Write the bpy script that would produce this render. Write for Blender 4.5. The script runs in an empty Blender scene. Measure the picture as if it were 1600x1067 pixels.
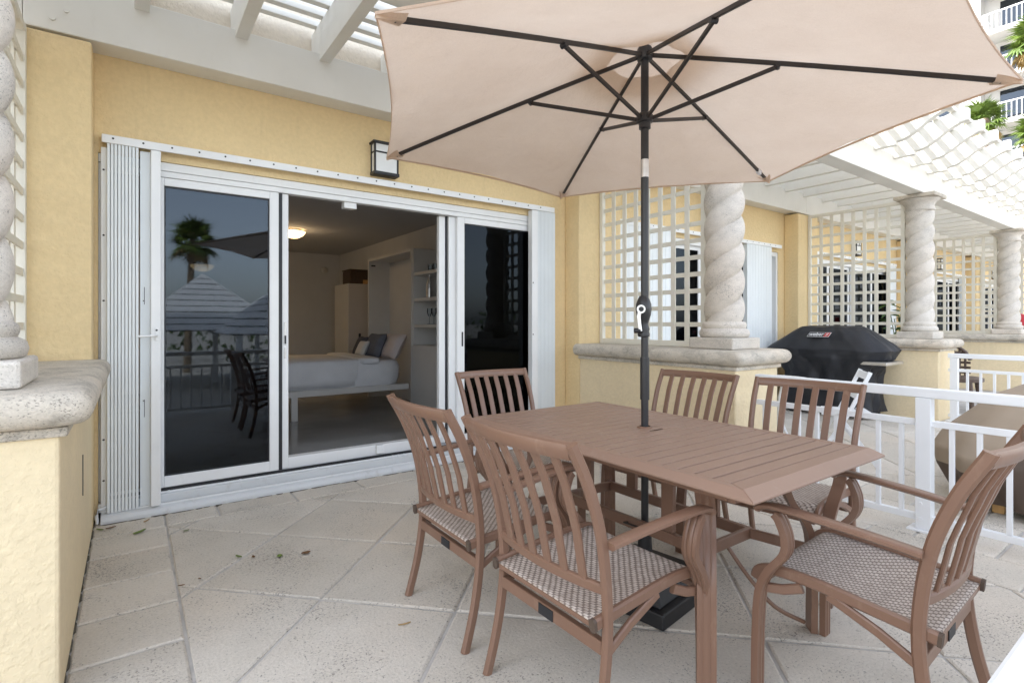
import bpy, math, random
from mathutils import Vector, Matrix
random.seed(7)
S = bpy.context.scene
COL = S.collection
R = math.radians
sin, cos, pi = math.sin, math.cos, math.pi

# ------------------------------------------------------------------ camera
YAW = math.atan(595/827)
cam = bpy.data.cameras.new('camera'); cam_o = bpy.data.objects.new('camera', cam); COL.objects.link(cam_o)
cam_o.location = (0, 0, 1.22); cam_o.rotation_euler = (R(90), 0, -YAW)
cam.sensor_width = 36; cam.lens = 827/1600*36; cam.shift_y = -30.5/1600
cam.clip_start = 0.02; cam.clip_end = 3000
S.camera = cam_o
# ------------------------------------------------------------------ sky, sun, exposure
SUN = Vector((-.45, .45, .77)).normalized()
w = bpy.data.worlds.new('World'); S.world = w; w.use_nodes = True
nt = w.node_tree; bg = nt.nodes['Background']
sky = nt.nodes.new('ShaderNodeTexSky'); sky.sky_type = 'NISHITA'; sky.sun_disc = False
sky.sun_elevation = math.asin(SUN.z); sky.sun_rotation = math.atan2(SUN.x, SUN.y)
sky.dust_density = 2.0; sky.air_density = 1.0
hs = nt.nodes.new('ShaderNodeHueSaturation'); hs.inputs['Saturation'].default_value = .45
nt.links.new(sky.outputs[0], hs.inputs['Color']); nt.links.new(hs.outputs[0], bg.inputs[0])
bg.inputs[1].default_value = .15
sl = bpy.data.lights.new('sun', 'SUN'); so = bpy.data.objects.new('sun', sl); COL.objects.link(so)
sl.energy = 2.0; sl.angle = R(.5); sl.color = (1, .94, .86)
so.rotation_euler = (-SUN).to_track_quat('-Z', 'Y').to_euler(); so.location = (0, 0, 30)
S.view_settings.view_transform = 'Standard'; S.view_settings.look = 'None'
S.view_settings.exposure = 2.25; S.view_settings.gamma = 1
S.render.engine = 'CYCLES'
S.cycles.max_bounces = 10; S.cycles.diffuse_bounces = 5; S.cycles.transparent_max_bounces = 16

# ------------------------------------------------------------------ materials
class NT:
    def __init__(s, name):
        s.m = bpy.data.materials.new(name); s.m.use_nodes = True
        s.n = s.m.node_tree.nodes; s.l = s.m.node_tree.links
        s.b = s.n['Principled BSDF']; s.out = s.n['Material Output']
    def node(s, t, **k):
        o = s.n.new('ShaderNode'+t)
        for a, v in k.items():
            if a in o.inputs: o.inputs[a].default_value = v
            else: setattr(o, a, v)
        return o
    def link(s, a, b): s.l.new(a, b)
    def pos(s, scale=(1, 1, 1), obj=False):
        if obj: c = s.node('TexCoord').outputs['Object']
        else: c = s.node('NewGeometry').outputs['Position']
        mp = s.node('Mapping'); mp.inputs['Scale'].default_value = scale
        s.link(c, mp.inputs[0]); return mp.outputs[0]
    def noise(s, vec, scale, detail=4, rough=.55):
        o = s.node('TexNoise'); o.inputs['Scale'].default_value = scale
        o.inputs['Detail'].default_value = detail; o.inputs['Roughness'].default_value = rough
        s.link(vec, o.inputs['Vector']); return o.outputs[0]
    def ramp(s, fac, p0, c0, p1, c1):
        o = s.node('ValToRGB'); e = o.color_ramp.elements
        e[0].position = p0; e[0].color = (*c0, 1); e[1].position = p1; e[1].color = (*c1, 1)
        s.link(fac, o.inputs[0]); return o.outputs[0]
    def mix(s, fac, a, b, mode='MIX'):
        o = s.node('Mix', data_type='RGBA', blend_type=mode)
        for v, i in ((fac, 0), (a, 6), (b, 7)):
            if isinstance(v, (int, float)): o.inputs[i].default_value = v
            elif isinstance(v, tuple): o.inputs[i].default_value = (*v, 1)
            else: s.link(v, o.inputs[i])
        return o.outputs[2]
    def bump(s, h, strength=.3, dist=.01):
        o = s.node('Bump'); o.inputs['Strength'].default_value = strength; o.inputs['Distance'].default_value = dist
        s.link(h, o.inputs['Height']); s.link(o.outputs[0], s.b.inputs['Normal']); return o.outputs[0]
    def col(s, c):
        if isinstance(c, tuple): s.b.inputs['Base Color'].default_value = (*c, 1)
        else: s.link(c, s.b.inputs['Base Color'])
    def rough(s, r): s.b.inputs['Roughness'].default_value = r

def V3(c, k): return tuple(max(0, min(1, x*k)) for x in c)
def simple(name, c, rough=.5, var=.12, scale=4, bump=0, bscale=60, metal=0, obj=False, spec=.5):
    t = NT(name); p = t.pos(obj=obj)
    n = t.noise(p, scale, 5)
    t.col(t.ramp(n, .3, V3(c, 1-var), .7, V3(c, 1+var))); t.rough(rough)
    t.b.inputs['Metallic'].default_value = metal; t.b.inputs['Specular IOR Level'].default_value = spec
    if bump: t.bump(t.noise(p, bscale, 3), bump, .004)
    return t.m

def stucco(name, c, bscale=38):
    t = NT(name); p = t.pos()
    a = t.noise(p, 1.3, 5, .6); b = t.noise(p, 35, 3)
    base = t.ramp(a, .3, V3(c, .93), .7, V3(c, 1.05))
    base = t.mix(.16, base, t.ramp(b, .35, V3(c, .75), .65, V3(c, 1.1)))
    # faint drip stains
    st = t.noise(t.pos((6, 6, .5)), 1.6, 5, .65)
    base = t.mix(t.ramp(st, .60, (0, 0, 0), .78, (.34, .34, .34)), base, V3(c, .66))
    t.col(base); t.rough(.88)
    h1 = t.noise(p, bscale, 3, .55); h2 = t.noise(p, bscale*5, 2)
    r1 = t.ramp(h1, .42, (0, 0, 0), .60, (1, 1, 1))
    h = t.mix(.25, r1, h2)
    t.bump(h, .45, .005); return t.m

def coral(name, c, dirt=.0, pit=.5, scale=1.0):
    """oolitic coral stone: small elongated pits, soft tone clouds, per-stone tone"""
    t = NT(name); p = t.pos()
    oi = t.node('ObjectInfo').outputs['Random']
    a = t.noise(p, 2.2*scale, 5, .6)
    base = t.ramp(a, .28, V3((c[0], c[1]*.98, c[2]*.94), .84), .72, V3(c, 1.08))
    rs = t.ramp(oi, 0, (.83, .815, .79), 1, (1.06, 1.05, 1.04))
    base = t.mix(1.0, base, rs, 'MULTIPLY')
    # warm rusty clouds
    wn = t.noise(p, 1.1*scale, 3, .5)
    base = t.mix(t.ramp(wn, .48, (0, 0, 0), .72, (.6, .6, .6)), base, (c[0]*.93, c[1]*.82, c[2]*.70))
    fine = t.noise(p, 90*scale, 2, .6)
    base = t.mix(.25, base, t.ramp(fine, .3, V3(c, .6), .7, V3(c, 1.15)))
    # pits: small dense ones and sparser larger ones, in clusters
    mk = t.noise(p, 2.6*scale, 5, .65)
    def pit_layer(sc, thr, vec):
        n1 = t.noise(vec, sc*scale, 2, .55)
        add = t.node('Math', operation='MULTIPLY_ADD'); t.link(mk, add.inputs[0]); add.inputs[1].default_value = .42; t.link(n1, add.inputs[2])
        return t.ramp(add.outputs[0], thr, (1, 1, 1), thr+.05, (0, 0, 0))
    pa = pit_layer(92, .505+.05*pit, t.pos((1.0, 1.6, 1.6)))
    pb = pit_layer(44, .462+.05*pit, t.pos((1.7, 1.0, 1.7)))
    pits = t.mix(1.0, pa, pb, 'LIGHTEN')
    base = t.mix(t.mix(1.0, pits, (.6, .6, .6), 'MULTIPLY'), base, V3(c, .2))
    if dirt:
        dn = t.noise(t.pos((1, 1, 2.0)), 6, 8, .75)
        base = t.mix(t.ramp(dn, .47, (0, 0, 0), .70, (dirt,)*3), base, V3(c, .20))
    t.col(base); t.rough(.85)
    inv = t.mix(1.0, fine, pits, 'SUBTRACT')
    t.bump(inv, .5, .006); return t.m

def weave():
    """woven sling: staggered flat strands, every strand dipping under in a dark dash"""
    t = NT('woven_sling'); tc = t.node('TexCoord').outputs['Object']
    sep = t.node('SeparateXYZ'); t.link(tc, sep.inputs[0])
    def mth(op, a_, b_=None):
        o = t.node('Math', operation=op)
        for i, v in enumerate((a_, b_)):
            if v is None: continue
            if isinstance(v, (int, float)): o.inputs[i].default_value = v
            else: t.link(v, o.inputs[i])
        return o.outputs[0]
    wob = mth('MULTIPLY', t.noise(tc, 14, 2), .012)
    yr = mth('DIVIDE', mth('ADD', sep.outputs[1], wob), .0098)
    row = mth('FLOOR', yr); fy = mth('FRACT', yr)
    u = mth('ADD', mth('DIVIDE', sep.outputs[0], .0255), mth('MULTIPLY', row, .37))
    fx_ = mth('FRACT', u)
    dash = t.ramp(fx_, .30, (1, 1, 1), .40, (0, 0, 0))
    edge = t.ramp(mth('ABSOLUTE', mth('SUBTRACT', fy, .5)), .30, (0, 0, 0), .46, (1, 1, 1))
    n = t.noise(tc, 55, 3)
    base = t.ramp(n, .3, (.40, .335, .285), .7, (.62, .55, .48))
    base = t.mix(t.mix(1.0, dash, (.80, .80, .80), 'MULTIPLY'), base, (.125, .085, .068))
    base = t.mix(t.mix(1.0, edge, (.55, .55, .55), 'MULTIPLY'), base, (.15, .105, .085))
    t.col(base); t.rough(.65)
    t.bump(t.mix(.5, edge, dash), -.6, .003); return t.m

def glass(name, tint=(.55, .58, .6), boost=1.6, wave=.02):
    t = NT(name); t.n.remove(t.b)
    tr = t.node('BsdfTransparent'); tr.inputs[0].default_value = (*tint, 1)
    gl = t.node('BsdfGlossy'); gl.inputs['Roughness'].default_value = .02; gl.inputs[0].default_value = (.60, .69, .80, 1)
    fr = t.node('Fresnel'); fr.inputs[0].default_value = 1.52
    mu = t.node('Math', operation='MULTIPLY'); mu.inputs[1].default_value = boost; mu.use_clamp = True
    t.link(fr.outputs[0], mu.inputs[0])
    if wave:
        b = t.node('Bump'); b.inputs['Strength'].default_value = wave; b.inputs['Distance'].default_value = .1
        t.link(t.noise(t.pos(), 7, 1), b.inputs['Height']); t.link(b.outputs[0], gl.inputs['Normal'])
    mx = t.node('MixShader'); t.link(mu.outputs[0], mx.inputs[0]); t.link(tr.outputs[0], mx.inputs[1]); t.link(gl.outputs[0], mx.inputs[2])
    t.link(mx.outputs[0], t.out.inputs[0]); return t.m

def screen_mat():
    t = NT('insect_screen'); t.n.remove(t.b)
    tr = t.node('BsdfTransparent'); df = t.node('BsdfDiffuse'); df.inputs[0].default_value = (.012, .013, .015, 1)
    mx = t.node('MixShader'); mx.inputs[0].default_value = .80
    t.link(tr.outputs[0], mx.inputs[1]); t.link(df.outputs[0], mx.inputs[2]); t.link(mx.outputs[0], t.out.inputs[0]); return t.m

def canopy_mat():
    t = NT('canopy_fabric'); t.n.remove(t.b); p = t.pos(obj=True)
    n = t.noise(p, 2.5, 5, .6); f = t.noise(t.pos((1, 1, 1), obj=True), 260, 2)
    c = t.ramp(n, .3, (.70, .555, .43), .7, (.77, .63, .50))
    c = t.mix(.12, c, t.ramp(f, .3, (.4, .3, .25), .7, (.8, .66, .56)))
    d = t.node('BsdfDiffuse'); tl = t.node('BsdfTranslucent')
    t.link(c, d.inputs[0]); t.link(c, tl.inputs[0])
    b = t.node('Bump'); b.inputs['Strength'].default_value = .55; b.inputs['Distance'].default_value = .025
    t.link(t.noise(p, 6, 5, .62), b.inputs['Height']); t.link(b.outputs[0], d.inputs['Normal']); t.link(b.outputs[0], tl.inputs['Normal'])
    mx = t.node('MixShader'); mx.inputs[0].default_value = .5
    t.link(d.outputs[0], mx.inputs[1]); t.link(tl.outputs[0], mx.inputs[2]); t.link(mx.outputs[0], t.out.inputs[0]); return t.m

def emit(name, c, s):
    t = NT(name); t.col(c); t.b.inputs['Emission Color'].default_value = (*c, 1); t.b.inputs['Emission Strength'].default_value = s
    return t.m

def wornpaint(name, c, dirt=(.32, .26, .2), amt=.3, rough=.4):
    t = NT(name); p = t.pos()
    base = t.ramp(t.noise(p, 2, 4), .3, V3(c, .95), .7, V3(c, 1.03))
    d = t.noise(t.pos((2.5, 2.5, 1)), 5, 8, .75)
    base = t.mix(t.ramp(d, .56, (0, 0, 0), .80, (amt,)*3), base, dirt)
    t.col(base); t.rough(rough); t.bump(t.noise(p, 40, 2), .06, .003); return t.m

def foliage(name, c, sh=.25):
    t = NT(name); oi = t.node('ObjectInfo').outputs['Random']
    n = t.noise(t.pos(), 3, 3)
    base = t.ramp(n, .3, V3(c, .6), .7, V3(c, 1.35)); base = t.mix(.5, base, t.ramp(oi, 0, V3(c, .6), 1, (c[0]*1.7, c[1]*1.3, c[2])))
    t.col(base); t.rough(.5)
    return t.m

M = dict(
    yellow=stucco('yellow_stucco', (.80, .625, .355)),
    half=stucco('yellow_stucco_lit', (.81, .67, .44)),  # same paint as yellow, paled to imitate the stronger light on wall ends
    cream=stucco('cream_stucco', (.78, .70, .58)),
    white_wall=stucco('white_stucco', (.80, .79, .76)),
    paver=coral('coral_paver', (.665, .62, .55), pit=.7),
    ledge=coral('coral_ledge', (.70, .645, .56), dirt=.6, pit=.95, scale=1.5),
    column=coral('coral_column', (.72, .68, .625), dirt=.25, pit=.5, scale=1.5),
    grout=simple('grout', (.50, .475, .44), .9, .2, 8, .4, 90),
    beam=wornpaint('beam_paint', (.76, .745, .69), (.45, .40, .33), .18, .55),
    white=wornpaint('white_aluminium', (.82, .83, .83), (.42, .35, .27), .16, .35),
    shutter=simple('shutter_paint', (.76, .80, .815), .4, .03, 3, .03, 40),
    sill=wornpaint('sill_aluminium', (.66, .68, .69), (.30, .25, .20), .45, .4),
    lattice=wornpaint('lattice_paint', (.73, .70, .61), (.5, .44, .35), .15, .6),
    rail=wornpaint('railing_paint', (.80, .81, .82), (.6, .58, .55), .12, .35),
    black=simple('black_plastic', (.012, .012, .014), .45, .2, 10),
    gasket=simple('black_gasket', (.015, .016, .02), .5, .1),
    screw=simple('dark_screw', (.03, .03, .03), .5, .1),
    pole=simple('umbrella_metal', (.020, .020, .022), .38, .15, 12, .05, 80),
    rib=simple('rib_metal', (.026, .021, .019), .4, .15, 12),
    steel=simple('brushed_steel', (.62, .61, .60), .32, .08, 20, 0, 60, .9),
    canopy=canopy_mat(),
    chair=wornpaint('brown_aluminium', (.205, .115, .076), (.38, .27, .20), .45, .36),
    table=wornpaint('brown_tabletop', (.285, .182, .132), (.48, .39, .32), .28, .48),
    weave=weave(),
    glass=glass('door_glass', (.50, .53, .55), 1.2, 0),
    dglass=glass('dark_glass', (.10, .105, .11), .4, 0),
    screen=screen_mat(),
    frost=simple('frosted_glass', (.80, .82, .82), .35, .03, 9),
    lamp=emit('lamp_glass', (1, .70, .36), .75), lamp_reflection=emit('lamp_reflection_glass', (1, .70, .36), 2.2),  # second shade glows to imitate the ceiling lamp's reflection
    iwall=simple('room_wall', (.60, .60, .605), .8, .03),
    iceil=simple('room_ceiling', (.50, .50, .505), .85, .02),
    ifloor=simple('room_floor_tile', (.30, .30, .29), .12, .12, 2),
    cabinet=simple('cabinet_white', (.62, .61, .59), .45, .03),
    cabinet_door=simple('cabinet_grey', (.52, .48, .45), .4, .03),
    linen=simple('white_linen', (.74, .75, .78), .9, .05, 5, .4, 30),
    pink=simple('pale_pillow', (.60, .54, .53), .9, .05, 5, .3, 30),
    navy=simple('navy_pillow', (.055, .06, .085), .9, .15, 5, .3, 40),
    grey=simple('grey_pillow', (.12, .13, .16), .9, .15, 5, .3, 40),
    wicker_dark=simple('dark_basket', (.06, .035, .022), .7, .4, 60, .6, 90),
    bottle=simple('bottle_glass', (.02, .025, .02), .1, .1),
    goldlabel=simple('bottle_label', (.5, .42, .3), .5, .1),
    clear=glass('clear_glass', (.85, .87, .88), 1.3, 0),
    cover_black=simple('black_cover', (.014, .015, .019), .55, .25, 6, .25, 50),
    cover_tan=simple('tan_cover', (.30, .235, .17), .75, .08, 5, .2, 60),
    cover_brown=simple('brown_cover', (.085, .058, .042), .75, .1, 5, .2, 60),
    logo_white=simple('logo_white', (.75, .75, .75), .5, .02),
    logo_red=simple('logo_red', (.45, .02, .02), .5, .05),
    oak=simple('light_wood', (.52, .30, .11), .5, .2, 18),
    wicker=simple('brown_wicker', (.095, .062, .045), .55, .2, 40, .2, 80),
    red=simple('red_cloth', (.42, .02, .03), .7, .1),
    tower=simple('tower_paint', (.52, .515, .50), .8, .05, .5),
    tower_glass=glass('tower_glass', (.10, .14, .19), 2.0, 0),
    trunk=simple('palm_trunk', (.23, .175, .12), .9, .35, 9, .8, 18),
    palm=foliage('palm_leaf', (.11, .185, .03)),
    palm_dry=foliage('dry_palm_leaf', (.22, .17, .06)),
    plant=foliage('plant_leaf', (.05, .12, .025)),
    pot=simple('clay_pot', (.25, .12, .07), .8, .15, 12),
    leaf_g=simple('green_leaf', (.13, .19, .035), .6, .3, 60),
    leaf_b=simple('brown_leaf', (.15, .075, .03), .7, .3, 60),
    leaf_y=simple('tan_leaf', (.42, .28, .12), .7, .3, 60),
    deck=simple('deck_stone', (.42, .39, .34), .8, .15, .6, .2, 10),
    tent=simple('white_roof_panel', (.75, .75, .74), .7, .05, 2),
    hedge=foliage('hedge_leaf', (.05, .09, .025)),
)

# ------------------------------------------------------------------ mesh helpers
class MB:
    def __init__(s): s.v = []; s.f = []; s.mi = []
    def add(s, vs, fs, mi=0):
        o = len(s.v); s.v += [tuple(v) for v in vs]; s.f += [tuple(i+o for i in f) for f in fs]; s.mi += [mi]*len(fs); return s
    def box(s, x0, x1, y0, y1, z0, z1, mi=0):
        v = [(x, y, z) for z in (z0, z1) for y in (y0, y1) for x in (x0, x1)]
        return s.add(v, [(0, 2, 3, 1), (4, 5, 7, 6), (0, 1, 5, 4), (2, 6, 7, 3), (0, 4, 6, 2), (1, 3, 7, 5)], mi)
    def obox(s, c, size, m, mi=0):
        o = len(s.v); s.box(-size[0]/2, size[0]/2, -size[1]/2, size[1]/2, -size[2]/2, size[2]/2, mi)
        for i in range(o, len(s.v)): s.v[i] = tuple(m @ Vector(s.v[i]) + Vector(c))
        return s
    def prism(s, poly, a0, a1, axis='z', mi=0):
        def P(p, a):
            return {'z': (p[0], p[1], a), 'x': (a, p[0], p[1]), 'y': (p[0], a, p[1])}[axis]
        n = len(poly); v = [P(p, a0) for p in poly]+[P(p, a1) for p in poly]
        f = [tuple(range(n-1, -1, -1)), tuple(range(n, 2*n))]+[(i, (i+1) % n, n+(i+1) % n, n+i) for i in range(n)]
        return s.add(v, f, mi)
    def lathe(s, prof, n=24, c=(0, 0, 0), mi=0):
        v = []; f = []
        for r, z in prof:
            v += [(c[0]+r*cos(2*pi*i/n), c[1]+r*sin(2*pi*i/n), c[2]+z) for i in range(n)]
        for j in range(len(prof)-1):
            f += [(j*n+i, j*n+(i+1) % n, (j+1)*n+(i+1) % n, (j+1)*n+i) for i in range(n)]
        f += [tuple(range(n-1, -1, -1)), tuple(range((len(prof)-1)*n, len(prof)*n))]
        return s.add(v, f, mi)
    def sweep(s, path, sec, side=None, closed=False, mi=0, scale=None):
        """sec: 2D points (a along side, b along side x tangent)"""
        path = [Vector(p) for p in path]; n = len(path); k = len(sec); v = []; f = []
        for i, p in enumerate(path):
            if closed: t = path[(i+1) % n]-path[i-1]
            else: t = path[min(i+1, n-1)]-path[max(i-1, 0)]
            t.normalize()
            sd = Vector(side) if side is not None else (Vector((0, 0, 1)) if abs(t.z) < .95 else Vector((1, 0, 0)))
            sd = (sd-t*sd.dot(t)).normalized(); up = t.cross(sd)
            sc = scale[i] if scale else 1
            for a, b in sec: v.append(p+sd*a*sc+up*b*sc)
        m = n if closed else n-1
        for i in range(m):
            j = (i+1) % n
            f += [(i*k+q, i*k+(q+1) % k, j*k+(q+1) % k, j*k+q) for q in range(k)]
        if not closed: f += [tuple(range(k-1, -1, -1)), tuple(range((n-1)*k, n*k))]
        return s.add(v, f, mi)
    def tube(s, path, r, n=10, mi=0): return s.sweep(path, circ(r, n), mi=mi)
    def grid(s, fn, nu, nv, mi=0, flip=False):
        v = [fn(i/nu, j/nv) for j in range(nv+1) for i in range(nu+1)]
        f = []
        for j in range(nv):
            for i in range(nu):
                a = j*(nu+1)+i; q = (a, a+1, a+nu+2, a+nu+1); f.append(q[::-1] if flip else q)
        return s.add(v, f, mi)
    def mesh(s, name, off=(0, 0, 0), smooth=None):
        me = bpy.data.meshes.new(name)
        me.from_pydata([(x-off[0], y-off[1], z-off[2]) for x, y, z in s.v], [], s.f)
        me.polygons.foreach_set('material_index', s.mi); me.update()
        if smooth is not None:
            me.shade_smooth()
            if smooth < 179: me.set_sharp_from_angle(angle=R(smooth))
        return me
    def build(s, name, mat, parent=None, bevel=0, smooth=None, solid=0):
        off = Vector((0, 0, 0)); q = parent
        while q is not None: off += q.location; q = q.parent
        me = s.mesh(name, off, smooth)
        for m in (mat if isinstance(mat, (list, tuple)) else [mat]): me.materials.append(m)
        o = bpy.data.objects.new(name, me); COL.objects.link(o)
        if parent: o.parent = parent
        if solid: d = o.modifiers.new('solid', 'SOLIDIFY'); d.thickness = solid; d.offset = 0
        if bevel: d = o.modifiers.new('bevel', 'BEVEL'); d.width = bevel; d.segments = 2; d.limit_method = 'ANGLE'; d.angle_limit = R(40)
        return o
def circ(r, n=10, rb=None): return [(r*cos(2*pi*i/n), (rb or r)*sin(2*pi*i/n)) for i in range(n)]
def rrect(a, b, c):
    a /= 2; b /= 2
    return [(a-c, -b), (a, -b+c), (a, b-c), (a-c, b), (-a+c, b), (-a, b-c), (-a, -b+c), (-a+c, -b)]
def spline(pts, n=8):
    pts = [Vector(p) for p in pts]; out = []
    for i in range(len(pts)-1):
        p0 = pts[max(i-1, 0)]; p1 = pts[i]; p2 = pts[i+1]; p3 = pts[min(i+2, len(pts)-1)]
        for k in range(n):
            t = k/n
            out.append(.5*((2*p1)+(p2-p0)*t+(2*p0-5*p1+4*p2-p3)*t*t+(3*p1-p0-3*p2+p3)*t**3))
    out.append(pts[-1]); return out
def box(x0, x1, y0, y1, z0, z1): return MB().box(x0, x1, y0, y1, z0, z1)
def tag(o, label, cat, group=None):
    o['label'] = label; o['category'] = cat
    if group: o['group'] = group
    elif 'group' in o: del o['group']
    return o
def thing(name, loc, label, cat, group=None):
    o = bpy.data.objects.new(name, None); COL.objects.link(o); o.location = loc; o.empty_display_size = .1
    return tag(o, label, cat, group)
def struct(o): o['kind'] = 'structure'; return o
KIDS = {}
def kids(o): return [c for c in COL.objects if c.parent is o]
def dup(root, loc, rotz=None, label=None, group=None):
    r = root.copy(); COL.objects.link(r); r.location = loc
    if rotz is not None: r.rotation_euler = (0, 0, rotz)
    if label: r['label'] = label
    if group: r['group'] = group
    for c in kids(root):
        d = c.copy(); COL.objects.link(d); d.parent = r
        for g in kids(c):
            e = g.copy(); COL.objects.link(e); e.parent = d
    return r
def like(o, name, parent, loc=None):
    c = o.copy(); c.name = name; COL.objects.link(c); c.parent = parent
    if loc is not None: c.location = loc
    return c

PITCH = 4.42
WX = [3.635+PITCH*(k-1) for k in range(6)]       # left face of each half wall, 0..5
YW = 4.12                                        # wall plane

# ------------------------------------------------------------------ ground and patio
struct(box(-400, 400, -400, 400, -1.6, -1.5).build('ground', M['deck']))
patio = struct(box(-6, 30, -.05, 4.30, -1.5, -.008).build('patio_floor', M['grout']))

def clip(poly, nx, ny, d):          # keep nx*x+ny*y<=d
    out = []
    for i in range(len(poly)):
        a = poly[i]; b = poly[(i+1) % len(poly)]
        da = nx*a[0]+ny*a[1]-d; db = nx*b[0]+ny*b[1]-d
        if da <= 0: out.append(a)
        if (da < 0 < db) or (db < 0 < da):
            t = da/(da-db); out.append((a[0]+(b[0]-a[0])*t, a[1]+(b[1]-a[1])*t))
    return out
def area(p): return abs(sum(p[i][0]*p[(i+1) % len(p)][1]-p[(i+1) % len(p)][0]*p[i][1] for i in range(len(p))))/2
def paver(poly, gap=.008, dx=0):
    n = len(poly); cxm = sum(p[0] for p in poly)/n; cym = sum(p[1] for p in poly)/n
    a = sum(poly[i][0]*poly[(i+1) % n][1]-poly[(i+1) % n][0]*poly[i][1] for i in range(n))
    if a < 0: poly = poly[::-1]
    def inset(pl, g):
        q = pl
        for i in range(n):
            p0, p1 = poly[i], poly[(i+1) % n]
            ex, ey = p1[0]-p0[0], p1[1]-p0[1]; l = math.hypot(ex, ey)
            if l < 1e-6: continue
            nx, ny = ey/l, -ex/l
            q = clip(q, nx, ny, nx*p0[0]+ny*p0[1]-g)
        return q
    q0 = inset(poly, gap); 
    if len(q0) < 3 or area(q0) < .0015: return
    q1 = [(cxm+(x-cxm)*(1-.012/max(.12, math.hypot(x-cxm, y-cym))), cym+(y-cym)*(1-.012/max(.12, math.hypot(x-cxm, y-cym)))) for x, y in q0]
    h = random.uniform(-.001, .001); m = len(q0)
    # slightly chipped edges
    q0 = [(x+random.uniform(-.003, .003), y+random.uniform(-.003, .003)) for x, y in q0]
    v = [(x, y, -.02) for x, y in q0]+[(x, y, -.005+h) for x, y in q0]+[(x, y, h*.6) for x, y in q1]
    f = [tuple(range(2*m, 3*m))]+[(i, (i+1) % m, m+(i+1) % m, m+i) for i in range(m)]+[(m+i, m+(i+1) % m, 2*m+(i+1) % m, 2*m+i) for i in range(m)]
    b = MB().add(v, f)
    for k in range(len(b.v)): b.v[k] = (b.v[k][0]+dx, b.v[k][1], b.v[k][2])
    b.build('paver', M['paver'], patio)
def pave_bay(dx, full=True):
    x0, x1, y0, y1 = .172, 3.27, .36, 3.79
    L, RR = -.185, 3.635
    e = .614/math.sqrt(2); ox, oy = .677, 2.39
    for i in range(-9, 10):
        for j in range(-9, 10):
            c = (ox+(i+j)*e, oy+(j-i)*e)
            poly = [c, (c[0]+e, c[1]-e), (c[0]+2*e, c[1]), (c[0]+e, c[1]+e)]
            for cl in ((1, 0, x1), (-1, 0, -x0), (0, 1, y1), (0, -1, -y0)):
                poly = clip(poly, *cl)
                if len(poly) < 3: break
            if len(poly) >= 3 and area(poly) > .002: paver(poly, .0065, dx)
    ys = [4.10, 3.79, 3.46, 3.10, 2.75, 2.40, 2.04, 1.68, 1.32, .96, .60, .36, .0]
    for a, b in zip(ys[:-1], ys[1:]):
        paver([(L, b), (x0, b), (x0, a), (L, a)], .0055, dx)
        if b >= 2.2 or True: paver([(x1, b), (RR, b), (RR, a), (x1, a)], .0055, dx)
    xs = [x0, .46, .93, 1.4, 1.88, 2.35, 2.83, x1]
    for a, b in zip(xs[:-1], xs[1:]):
        paver([(a, 3.79), (b, 3.79), (b, 4.10), (a, 4.10)], .0055, dx)
        paver([(a, .0), (b, .0), (b, .36), (a, .36)], .0055, dx)
pave_bay(0); pave_bay(PITCH)
for k in (1, 2):      # strip under the railings between two half walls' ends
    for j in range(6):
        a = 2.2-j*.36
        paver([(WX[k], a-.36), (WX[k]+.6, a-.36), (WX[k]+.6, a), (WX[k], a)], .007)

# grime and moss in the open joints along the sill and the half wall
random.seed(77); gm_ = MB()
x = -.15
while x < 3.5:
    l = random.uniform(.03, .16); wd = random.uniform(.004, .016)
    gm_.prism([(x, 4.013), (x+l*.2, 4.011-wd), (x+l*.8, 4.011-wd*random.uniform(.4, 1)), (x+l, 4.013)], -.004, random.uniform(.0012, .004)); x += l+random.uniform(-.01, .05)
y = .4
while y < 4.0:
    l = random.uniform(.05, .2); wd = random.uniform(.004, .012)
    gm_.prism([(-.186, y), (-.186+wd, y+l*.2), (-.186+wd*.8, y+l*.8), (-.186, y+l)], -.004, random.uniform(.0012, .003)); y += l+random.uniform(-.01, .03)
o = gm_.build('joint_grime', simple('joint_grime', (.10, .088, .066), .95, .3, 40), patio); o['kind'] = 'stuff'

# ------------------------------------------------------------------ the building
bld = thing('apartment_building', (1.7, 4.3, 0), 'long yellow stucco ground floor facade with white upper walls behind the patio', 'building')
m = MB()
OPEN = [(WX[k]-3.80, WX[k]-.16) for k in range(6)]     # door openings per bay (bay k lies left of half wall k)
TOPD = 2.262
xs = -9.0
for a, b in OPEN:
    m.box(xs, a, YW, 4.34, -.1, 3.17); m.box(a, b, YW, 4.34, TOPD, 3.17); xs = b
m.box(xs, 34, YW, 4.34, -.1, 3.17)
m.build('wall', M['yellow'], bld)
box(-9, 34, YW+.03, 4.34, 3.17, 3.62).build('upper_wall', M['cream'], bld)
box(-9, 34, YW+.05, 9.0, 3.62, 5.6).build('upper_storey', M['white_wall'], bld)  # roof height shaped so sun clears it onto the outer pergola tails
for k in range(-0, 6):
    o = box(WX[k], WX[k]+.6, 3.90, YW-.002, -.01, 2.835).build('pilaster', M['yellow'], bld, .012)
box(-40, .7, 5.6, 7.2, 5.6, 40).build('shade_tower', M['white_wall'], bld)  # unseen slab with windows, added and sized to keep the patio in shade
for fl in range(8):
    for i in range(7):
        xx = -1.0-i*4.2; zz = 8+fl*3.2
        box(xx-1.2, xx+1.2, 5.585, 5.62, zz, zz+1.7).build('window', M['tower_glass'], bld)
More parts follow.
